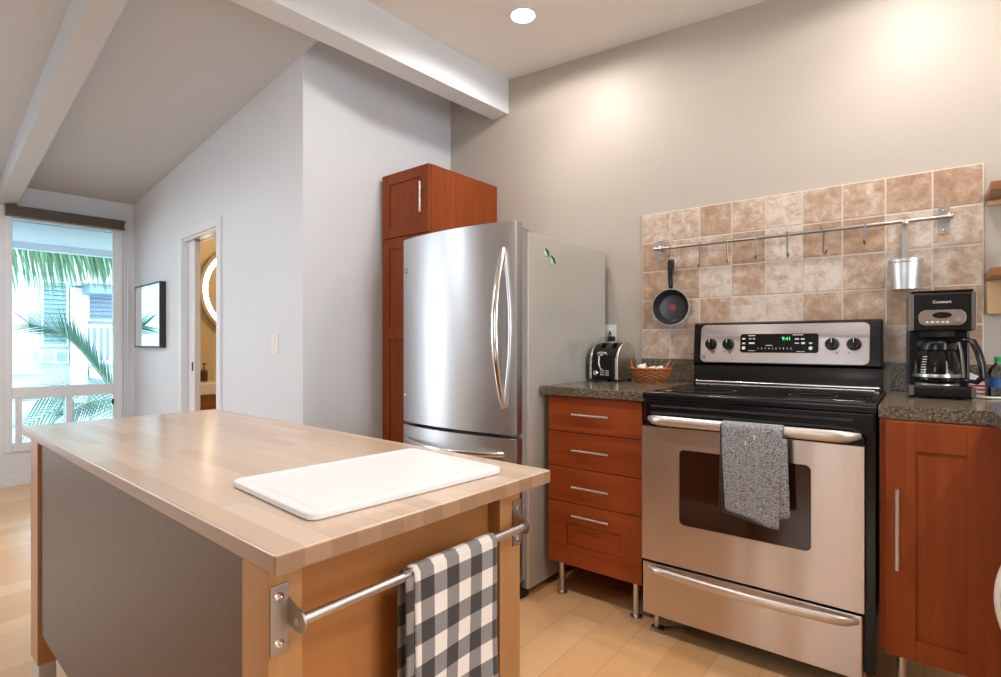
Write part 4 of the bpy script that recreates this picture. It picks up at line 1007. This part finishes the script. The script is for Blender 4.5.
# red and white bag, water bottle
sb = thing('snack_packet', 'red and white striped packet behind the coffee maker', 'packet', (0.150, 2.615, 0.9405), R(-4))
mb = MB(); mb.prism([(-0.025, 0.0), (0.025, 0.0), (0.025, 0.045), (0.012, 0.068), (-0.020, 0.085)], -0.018, 0.018, axis='y', bev=0.006, seg=3); mb.build('packet_body', M['white_plastic'], sb)
mb = MB()
for z0 in (0.006, 0.020, 0.034): mb.box(-0.0255, 0.0255, -0.0188, 0.0188, z0, z0+0.007, 0.001)
mb.build('red_stripes', M['red_paint'], sb)
wb = thing('water_bottle', 'small clear plastic water bottle with green cap and blue label', 'bottle', (0.212, 2.60, 0.9405))
mb = MB(); mb.lathe([(0, 0), (0.030, 0), (0.033, 0.006), (0.033, 0.085), (0.026, 0.105), (0.014, 0.118), (0.013, 0.124), (0.0, 0.124)], 32); mb.build('bottle_body', M['bottle_plastic'], wb)
mb = MB(); mb.lathe([(0, 0.1245), (0.0155, 0.1245), (0.0155, 0.142), (0, 0.143)], 24); mb.build('cap', M['green_cap'], wb)
mb = MB(); mb.lathe([(0.0335, 0.035), (0.0337, 0.036), (0.0337, 0.066), (0.0335, 0.067)], 32); mb.build('label', M['blue_label'], wb)

# ================================================================== ISLAND
ia = R(178.057)
isl = thing('kitchen_island', 'wooden kitchen island with butcher block top and steel towel bar', 'kitchen island', (-0.649, 0.361, 0), ia)
# local x = along the island away from the camera corner, local y = toward -n, so use y = -b
def ibox(mb, a0, a1, b0, b1, z0, z1, bev=0.002, seg=2): mb.box(a0, a1, -b1, -b0, z0, z1, bev, seg)
mb = MB(); ibox(mb, 0.0, 1.675, 0.0, 0.614, 0.832, 0.860, 0.004, 3); top = mb.build('butcher_block_top', M['butcher'], isl)
top.data.materials.append(M['butcher_edge'])
for pg in top.data.polygons:
    if abs(pg.normal.z) < 0.6: pg.material_index = 1
for a0, a1 in ((0.030, 0.105), (1.465, 1.565)):
    for b0, b1 in ((0.006, 0.056), (0.480, 0.545)):
        mb = MB(); ibox(mb, a0, a1, b0, b1, 0.150, 0.831); lg = mb.build('leg', M['beech'], isl)
        mb = MB(); ibox(mb, a0+0.004, a1-0.004, b0+0.004, b1-0.004, 0.0, 0.151, 0.003); mb.build('metal_foot', M['bracket_steel'], lg)
mb = MB(); ibox(mb, 0.1055, 1.4645, 0.014, 0.030, 0.246, 0.831, 0.001); mb.build('side_panel', M['island_laminate'], isl, 'grey brown laminate side panel')
mb = MB(); ibox(mb, 0.060, 0.078, 0.0565, 0.4795, 0.246, 0.831, 0.001); mb.build('end_panel', M['beech_panel'], isl, 'orange beech end panel')
mb = MB(); ibox(mb, 1.51, 1.528, 0.0565, 0.4795, 0.246, 0.831, 0.001); ibox(mb, 0.1055, 1.4645, 0.50, 0.518, 0.246, 0.831, 0.001); ibox(mb, 0.1055, 1.4645, 0.032, 0.498, 0.225, 0.2455, 0.001); mb.build('carcass', M['beech_panel'], isl)
# towel bar
tbx = MB(); tbx.tube([(0.0, -0.0365, 0.7640), (0.0, -0.5225, 0.7635)], 0.0078, 20); tbar = tbx.build('towel_bar', M['satin'], isl)
for b, sg in ((0.0215, 1), (0.532, -1)):
    mb = MB(); mb.box(0.0265, 0.0298, -b-0.0130, -b+0.0130, 0.716, 0.808, 0.0008)
    fb = -(b + 0.0125*sg)
    prof_ = [(0.028, 0.752), (0.004, 0.7485)] + [(-0.001 - 0.0155*math.sin(R(a)), 0.7638 - 0.0158*math.cos(R(a))) for a in (10, 35, 60, 90, 120, 145, 170)] + [(0.006, 0.778), (0.028, 0.788)]
    mb.prism(prof_, fb-0.0015, fb+0.0015, axis='y', bev=0.0004, seg=1); bk_ = mb.build('bar_bracket', M['bracket_steel'], isl)
    for dz in (0.731, 0.793):
        mb = MB(); mb.lathe([(0, 0.0005), (0.002, 0.0005), (0.003, 0.002), (0.0055, 0.0018), (0.0065, 0), (0, 0)], 20, M=Matrix.Translation((0.0265, -b+0.001*sg, dz)) @ Matrix.Rotation(R(-90), 4, 'Y')); mb.build('screw', M['chrome'], bk_)
    mb = MB(); q = fb + 0.0016*sg; mb.cyl((0, q, 0.7638), (0, q+0.003*sg, 0.7638), 0.0055, seg=16)
    mb.build('bar_screw', M['chrome'], bk_)

# gingham towel on the island bar
e1 = Vector((math.cos(ia), math.sin(ia), 0)); en = Vector((e1.y, -e1.x, 0))
cpt = Vector((-0.649, 0.361, 0)) + e1*(0.0) + en*0.321
ggt = thing('gingham_towel', 'black and white gingham towel hanging folded over the island towel bar', 'towel', (cpt.x, cpt.y, 0.7638), math.atan2(en.y, en.x)+0)
# local x along +n, local y = rotated 90deg -> toward +u (into island) ; front is -y = toward the range side
mb = towel('g', M['gingham'], 0.198, 0.33, 0.30, 0.0125, 0, 0.003, 1.0, 1.0, skew=0.0, uvoff=(0.018, 0.012))
mb.build('towel_cloth', M['gingham'], ggt, solid=0.0035)
mb = towel('g', M['gingham'], 0.198, 0.325, 0.31, 0.0095, 0, 0.003, 1.0, 2.2, uvoff=(0.045, 0.03))
ly = mb.build('inner_layer', M['gingham'], ggt, solid=0.002)
ly.location = (-0.014, 0.002, 0)

# cutting board
cbd = thing('cutting_board', 'white plastic cutting board with juice groove lying on the island', 'cutting board', (-0.862, 0.688, 0.8605), R(-5))
bw, bh, c = 0.155, 0.215, 0.020
def rrect(hw_, hh_, c_): return [(sx*(hw_-c_) + c_*math.cos(R(a)), sy*(hh_-c_) + c_*math.sin(R(a))) for sx, sy, A0 in ((1, -1, 270), (1, 1, 0), (-1, 1, 90), (-1, -1, 180)) for a in (A0, A0+22, A0+45, A0+68, A0+90)]
mb = MB()
def loft(rings):
    V = [[mb.bm.verts.new((x, y, z)) for x, y in rrect(a, b, cc)] for a, b, cc, z in rings]
    n_ = len(V[0])
    for i in range(len(V)-1):
        for k in range(n_): mb.bm.faces.new((V[i][k], V[i][(k+1) % n_], V[i+1][(k+1) % n_], V[i+1][k]))
    mb.bm.faces.new(V[0][::-1]); mb.bm.faces.new(V[-1])
loft([(bw-0.002, bh-0.002, 0.018, 0), (bw, bh, 0.020, 0.002), (bw, bh, 0.020, 0.010), (bw-0.002, bh-0.002, 0.018, 0.012), (bw-0.014, bh-0.014, 0.014, 0.012), (bw-0.017, bh-0.017, 0.012, 0.0095), (bw-0.023, bh-0.023, 0.010, 0.0095), (bw-0.026, bh-0.026, 0.009, 0.012)])
mb.build('board_body', M['board_white'], cbd)

# ================================================================== WALL ITEMS, LEFT WALL
def on_wall(s, z, n=0.0): q = wing(s, n, z); return q
wrz = math.atan2(WU.y, WU.x) + math.pi   # local x = -u (to the right as seen), local -y = into the room
q = on_wall(2.535, 1.36, -0.001)
fm2 = thing('framed_mirror', 'thin dark framed rectangular mirror on the white left wall', 'mirror', q, wrz)
mw, mh = 0.345, 0.262
mb = MB()
mb.box(-mw, mw, -0.045, 0, -mh, -mh+0.012, 0.001); mb.box(-mw, mw, -0.045, 0, mh-0.012, mh, 0.001); mb.box(-mw, -mw+0.012, -0.045, 0, -mh+0.012, mh-0.012, 0.001); mb.box(mw-0.012, mw, -0.045, 0, -mh+0.012, mh-0.012, 0.001)
mb.build('frame', M['black_matte'], fm2)
mb = MB(); mb.box(-mw+0.0125, mw-0.0125, -0.043, -0.005, -mh+0.0125, mh-0.0125, 0.004); mb.build('mirror_glass', M['mirror'], fm2)
q = on_wall(0.312, 1.129, 0.0)
sw = thing('light_switch', 'white double rocker light switch on the white wall', 'light switch', q, wrz)
mb = MB(); mb.box(-0.038, 0.038, -0.006, 0, -0.060, 0.060, 0.002); mb.build('cover_plate', M['white_plastic'], sw)
for dz in (-0.019, 0.019):
    mb = MB(); mb.box(-0.013, 0.013, -0.011, -0.005, dz-0.014, dz+0.014, 0.002); mb.build('rocker', M['white_plastic'], sw)

# bathroom fittings (in the wing frame)
def wloc(s, n, z): return wing(s, n, z)
brz = math.atan2(WN.y, WN.x)   # local x = +n, local y = -?? perpendicular
q = wloc(2.598, 0.822, 1.62)
lm_ = thing('round_led_mirror', 'round bathroom mirror with glowing white ring seen through the doorway', 'mirror', q, brz)
# local axes: x along n, y = rotate +90 from n
ydir = Vector((-math.sin(brz), math.cos(brz), 0)); sgn = 1 if ydir.dot(-WU) > 0 else -1   # side facing the room
lmM = Matrix.Rotation(R(-90*sgn), 4, 'X')
mb = MB(); mb.lathe([(0, 0), (0.45, 0), (0.452, 0.004), (0.45, 0.028), (0.44, 0.030), (0, 0.030)], 72, M=lmM); mb.build('mirror_glass', M['mirror'], lm_)
mb = MB(); mb.lathe([(0.385, 0.0302), (0.425, 0.0302), (0.425, 0.0325), (0.385, 0.0325)], 72, M=lmM, close=True); mb.build('light_ring', M['led_ring'], lm_)
mb = MB(); mb.lathe([(0.452, 0.0), (0.457, 0.0), (0.457, 0.032), (0.452, 0.032)], 72, M=lmM, close=True); mb.build('rim', M['chrome'], lm_)
vn = thing('bathroom_vanity', 'brown bathroom vanity with white basin seen through the doorway', 'vanity', wloc(2.598, 0.13, 0), brz)
y_ = lambda d: sgn*d
def vbox(mb, x0, x1, d0, d1, z0, z1, bev=0.003): mb.box(x0, x1, min(y_(d0), y_(d1)), max(y_(d0), y_(d1)), z0, z1, bev)
mb = MB(); vbox(mb, 0.10, 1.3, 0.0, 0.36, 0.35, 0.70); mb.build('cabinet_body', M['shelf_wood'], vn)
mb = MB(); vbox(mb, 0.09, 1.31, 0.0, 0.38, 0.701, 0.80, 0.012); mb.build('basin_top', M['porcelain'], vn)
mb = MB(); vbox(mb, 0.10, 1.3, 0.02, 0.10, 0.0, 0.349, 0.002); mb.build('plinth', M['shelf_wood'], vn)
def on_vanity(n, d, z): p_ = wloc(2.598-d, n, z); return p_
sdp = thing('soap_dispenser', 'dark pump soap dispenser on the bathroom basin', 'soap dispenser', on_vanity(0.375, 0.12, 0.8005))
mb = MB(); mb.lathe([(0, 0), (0.028, 0), (0.030, 0.004), (0.030, 0.09), (0.018, 0.105), (0.010, 0.11), (0, 0.112)], 20); mb.build('bottle_body', M['dark_wood'], sdp)
mb = MB(); mb.cyl((0, 0, 0.11), (0, 0, 0.15), 0.005, seg=8); mb.cyl((0, 0, 0.15), (0, 0, 0.158), 0.012, seg=12); mb.tube([(0, 0, 0.155), (0.04, 0, 0.152)], 0.005, 8); mb.build('pump', M['black_matte'], sdp)
cu = thing('bathroom_cup', 'white porcelain cup on the bathroom basin', 'cup', on_vanity(0.47, 0.22, 0.8005))
mb = MB(); mb.lathe([(0, 0), (0.034, 0), (0.038, 0.07), (0.035, 0.07), (0.031, 0.004), (0, 0.004)], 24); mb.build('cup_body', M['porcelain'], cu)
mb = MB(); mb.lathe([(0.0385, 0.05), (0.0395, 0.05), (0.0395, 0.058), (0.0385, 0.058)], 24, close=True); mb.build('band', M['grey_plastic'], cu)
bl = bpy.data.lights.new('bathroom_lamp', 'POINT'); bl.energy = 38; bl.color = (1.0, 0.80, 0.55); bl.shadow_soft_size = 0.12
bo = bpy.data.objects.new('bathroom_lamp', bl); COL.objects.link(bo); bo.location = wloc(1.7, 1.3, 2.3)

# ================================================================== OUTSIDE THE WINDOW
mb = MB(); mb.box(-30, -6.3, -12, 14, -3.1, -3.0); mb.build('ground_outside', M['grass'], kind='structure')
mb = MB(); mb.box(WLEN+0.125, WLEN+1.32, -3.5, 2.5, 2.125, 2.22, M=wing_frame); mb.box(WLEN+1.26, WLEN+1.36, -3.5, 2.5, 2.06, 2.25, M=wing_frame); mb.build('roof_overhang_outside', M['soffit'], kind='structure')
# neighbour house 8 m off; coordinates scaled from the eye: local x = t, z
DB = 8.0
nb = thing('neighbor_house', 'pale blue stucco neighbouring house seen through the window', 'house', wloc(WLEN+DB, 0, 0), brz+math.pi)
# local x = t (toward the camera side), outward depth handled with ds
yd2 = Vector((-math.sin(brz+math.pi), math.cos(brz+math.pi), 0)); sg2 = 1 if yd2.dot(-WU) > 0 else -1
def hb(mb, t0, t1, z0, z1, d0=0.0, d1=0.05, bev=0.0):
    mb.box(min(t0, t1), max(t0, t1), min(sg2*d0, sg2*d1), max(sg2*d0, sg2*d1), z0, z1, bev)
mb = MB(); hb(mb, -6.0, 5.0, -3.0, 5.5, -0.6, -0.02); mb.build('house_wall', M['ext_wall'], nb)
mb = MB(); hb(mb, -0.42, 5.0, 0.55, 0.62, -0.02, 0.06); hb(mb, -6.0, -1.12, 0.44, 0.64, -0.02, 0.9); hb(mb, -1.09, -0.82, -1.0, 2.26, -0.02, 0.12)
mb.build('white_trim', M['ext_white'], nb)
def shutter(t0, t1, z0, z1, mat, depth=0.05, pitch=0.09):
    mb = MB(); f = 0.03
    hb(mb, t0, t0+f, z0, z1, 0, depth); hb(mb, t1-f, t1, z0, z1, 0, depth); hb(mb, t0+f, t1-f, z0, z0+f, 0, depth); hb(mb, t0+f, t1-f, z1-f, z1, 0, depth)
    wf = mb.build('window_frame', M['ext_white'], nb)
    mb = MB(); z = z0+f
    while z < z1-f-0.02:
        hb(mb, t0+f, t1-f, z, z+pitch*0.6, 0.005, 0.028); hb(mb, t0+f, t1-f, z+pitch*0.6, z+pitch*0.72, 0.028, 0.045); z += pitch
    mb.build('louvres', mat, wf)
shutter(-0.795, -0.376, 1.08, 2.37, M['ext_slat'])
shutter(-2.2, -1.105, 1.60, 2.36, M['ext_blue'])
mb = MB(); hb(mb, -1.8, -0.87, 2.30, 2.58, 0.0, 0.9); eav = mb.build('porch_eave', M['ext_white'], nb)
mb = MB(); hb(mb, -1.75, -1.0, 2.12, 2.295, 0.1, 0.8); mb.build('eave_underside', M['ext_blue'], eav)
mb = MB(); f = 0.03
hb(mb, -0.80, -0.585, 0.74, 1.0, 0, 0.05); wf = mb.build('window_frame', M['ext_white'], nb)
mb = MB(); hb(mb, -0.775, -0.61, 0.775, 0.965, 0.05, 0.055); mb.build('pane', M['ext_slat'], wf)
mb = MB(); hb(mb, -0.565, -0.34, 0.76, 1.01, 0, 0.28, 0.01); ac = mb.build('air_conditioner', M['ext_white'], nb)
mb = MB(); 
for k in range(7): hb(mb, -0.545, -0.36, 0.785+k*0.031, 0.803+k*0.031, 0.281, 0.288)
mb.build('grille', M['ext_blue'], ac)
# porch railing of the house
mb = MB(); hb(mb, -2.4, -0.98, 1.44, 1.50, 0.80, 0.86); hb(mb, -2.4, -0.98, 0.74, 0.80, 0.80, 0.86); rl = mb.build('porch_railing', M['ext_white'], nb)
for k in range(12):
    mb = MB(); t = -1.0-k*0.105; hb(mb, t-0.035, t, 0.80, 1.44, 0.815, 0.845); mb.build('baluster', M['ext_white'], rl)
mb = MB(); hb(mb, -2.4, -1.105, 0.76, 1.6, 0.0, 0.02); mb.build('porch_back_panel', M['ext_blue'], nb)

# own balcony post outside the lower panes
mb = MB(); mb.box(WLEN+0.55, WLEN+0.64, -0.40, -0.33, -3.0, 0.60, 0.004, M=wing_frame)
tag(mb.build('balcony_post', M['ext_slat']), 'blue grey post outside behind the lower window pane', 'post')

# palms: fronds are arcs with two rows of thin leaflets
def frond(mb_l, mb_s, pts, nleaf, lmax, droop, wid=0.02, rad=0.012, rnd=None, hang=0.0, twist=0.0):
    pts = [Vector(p) for p in pts]
    def P(t):
        # Catmull through control points
        n = len(pts)-1; x = min(t*n, n-1e-6); i = int(x); f = x-i
        p0, p1, p2, p3 = pts[max(i-1, 0)], pts[i], pts[i+1], pts[min(i+2, n)]
        return 0.5*((2*p1)+(p2-p0)*f+(2*p0-5*p1+4*p2-p3)*f*f+(3*p1-p0-3*p2+p3)*f**3)
    mb_s.tube([P(k/20) for k in range(21)], [rad*(1-0.8*k/20) for k in range(21)], 6)
    for k in range(nleaf):
        t = 0.12+0.88*k/nleaf; p = P(t); tg = (P(min(t+0.02, 1))-P(t-0.02)).normalized()
        side = tg.cross(Vector((0, 0, 1)))
        if side.length < 0.1: side = Vector((1, 0, 0))
        side.normalize(); upv = side.cross(tg)
        side, upv = side*math.cos(twist)+upv*math.sin(twist), upv*math.cos(twist)-side*math.sin(twist)
        L = lmax*(0.62+0.38*math.sin(math.pi*t))*(0.85+0.3*rnd.random())
        for sg in (-1, 1):
            dr = (tg*(0.75+0.5*t)*(1-hang) + side*sg*(0.75*(1-hang)+0.12*rnd.random()) + upv*0.1*(1-hang) + Vector((rnd.uniform(-.12, .12), rnd.uniform(-.12, .12), -1))*hang).normalized()
            q = []
            for j in range(6):
                s_ = j/5; c_ = p + dr*L*s_ + Vector((0, 0, -droop*L*s_*s_)); w_ = wid*(0.35+0.65*math.sin(math.pi*min(1, s_*0.85+0.12)))*(1-s_*0.75)
                wv = dr.cross(Vector((0, 0, 1))); wv = (wv.normalized() if wv.length > 0.05 else upv)*w_*0.5 + Vector((0, 0, w_*0.25))
                q.append((c_-wv, c_+wv))
            V = [(mb_l.bm.verts.new(a), mb_l.bm.verts.new(b)) for a, b in q]
            for j in range(5): mb_l.bm.faces.new((V[j][0], V[j+1][0], V[j+1][1], V[j][1]))
rnd = random.Random(3)
def wpt(d, t, z): p = wloc(WLEN+d, -t, z); return (p.x, p.y, z)
def palm(name_label, base, fronds, mat, trunk_r=0.09, crown_pt=None, hang=0.0, twist=0.0):
    t = thing('palm_tree', name_label, 'palm tree', base)
    B = Vector(base)
    cp_ = Vector(crown_pt)
    mb = MB(); n = 10
    mb.tube([(Vector((0, 0, 0))).lerp(cp_-B, k/n) for k in range(n+1)], [trunk_r*(1+0.12*(k % 2)) for k in range(n+1)], 14); mb.build('trunk', M['trunk'], t)
    for pts, nl, lm2, dr, wd in fronds:
        ml, ms = MB(), MB(); frond(ml, ms, [Vector(p)-B for p in pts], nl, lm2, dr, wd, rnd=rnd, hang=hang, twist=twist)
        st = ms.build('frond', M['palm_stem'], t); lf = ml.build('leaflets', mat, st)
base = wpt(1.7, -0.55, -3.0)
crown = wpt(1.7, -0.45, 0.30)
palm('green palm with arching fronds close outside the window', base, [
    ([crown, wpt(1.6, -0.13, 0.70), wpt(1.5, 0.12, 1.06), wpt(1.5, 0.32, 1.26), wpt(1.5, 0.56, 1.34)], 54, 0.36, 0.05, 0.020),
    ([crown, wpt(1.6, -0.20, 0.55), wpt(1.5, 0.05, 0.68), wpt(1.45, 0.25, 0.66), wpt(1.4, 0.50, 0.55)], 26, 0.34, 0.15, 0.020),
    ([crown, wpt(1.4, -0.15, 0.50), wpt(1.2, 0.10, 0.52), wpt(1.1, 0.30, 0.42)], 22, 0.28, 0.2, 0.020),
    ([crown, wpt(1.8, -0.10, 0.42), wpt(1.8, 0.20, 0.45), wpt(1.8, 0.55, 0.25)], 24, 0.32, 0.2, 0.022),
    ([crown, wpt(2.1, -0.6, 0.7), wpt(2.3, -0.8, 0.9), wpt(2.5, -1.1, 0.8)], 34, 0.34, 0.4, 0.03),
], M['palm_leaf'], 0.09, crown, twist=R(62))
base2 = wpt(3.2, 2.2, -3.0); crown2 = wpt(3.2, 2.0, 3.0)
palm('taller palm with hanging pale green fronds at the top of the window', base2, [
    ([crown2, wpt(3.0, 1.4, 2.9), wpt(2.8, 0.8, 2.50), wpt(2.8, -0.1, 2.42), wpt(2.8, -0.7, 2.38)], 80, 0.55, 0.3, 0.05),
    ([crown2, wpt(2.6, 1.2, 2.9), wpt(2.5, 0.6, 2.55), wpt(2.5, -0.2, 2.42), wpt(2.5, -0.8, 2.38)], 70, 0.42, 0.3, 0.045),
    ([crown2, wpt(3.5, 1.3, 2.95), wpt(3.4, 0.5, 2.55), wpt(3.4, -0.3, 2.50), wpt(3.4, -1.1, 2.50)], 80, 0.50, 0.3, 0.05),
    ([crown2, wpt(3.2, 2.8, 3.2), wpt(3.2, 3.4, 2.7)], 50, 0.5, 0.8, 0.045),
    ([crown2, wpt(4.2, 2.2, 3.3), wpt(5.0, 2.2, 2.8)], 50, 0.5, 0.8, 0.045),
], M['palm_pale'], 0.14, crown2, hang=0.8)
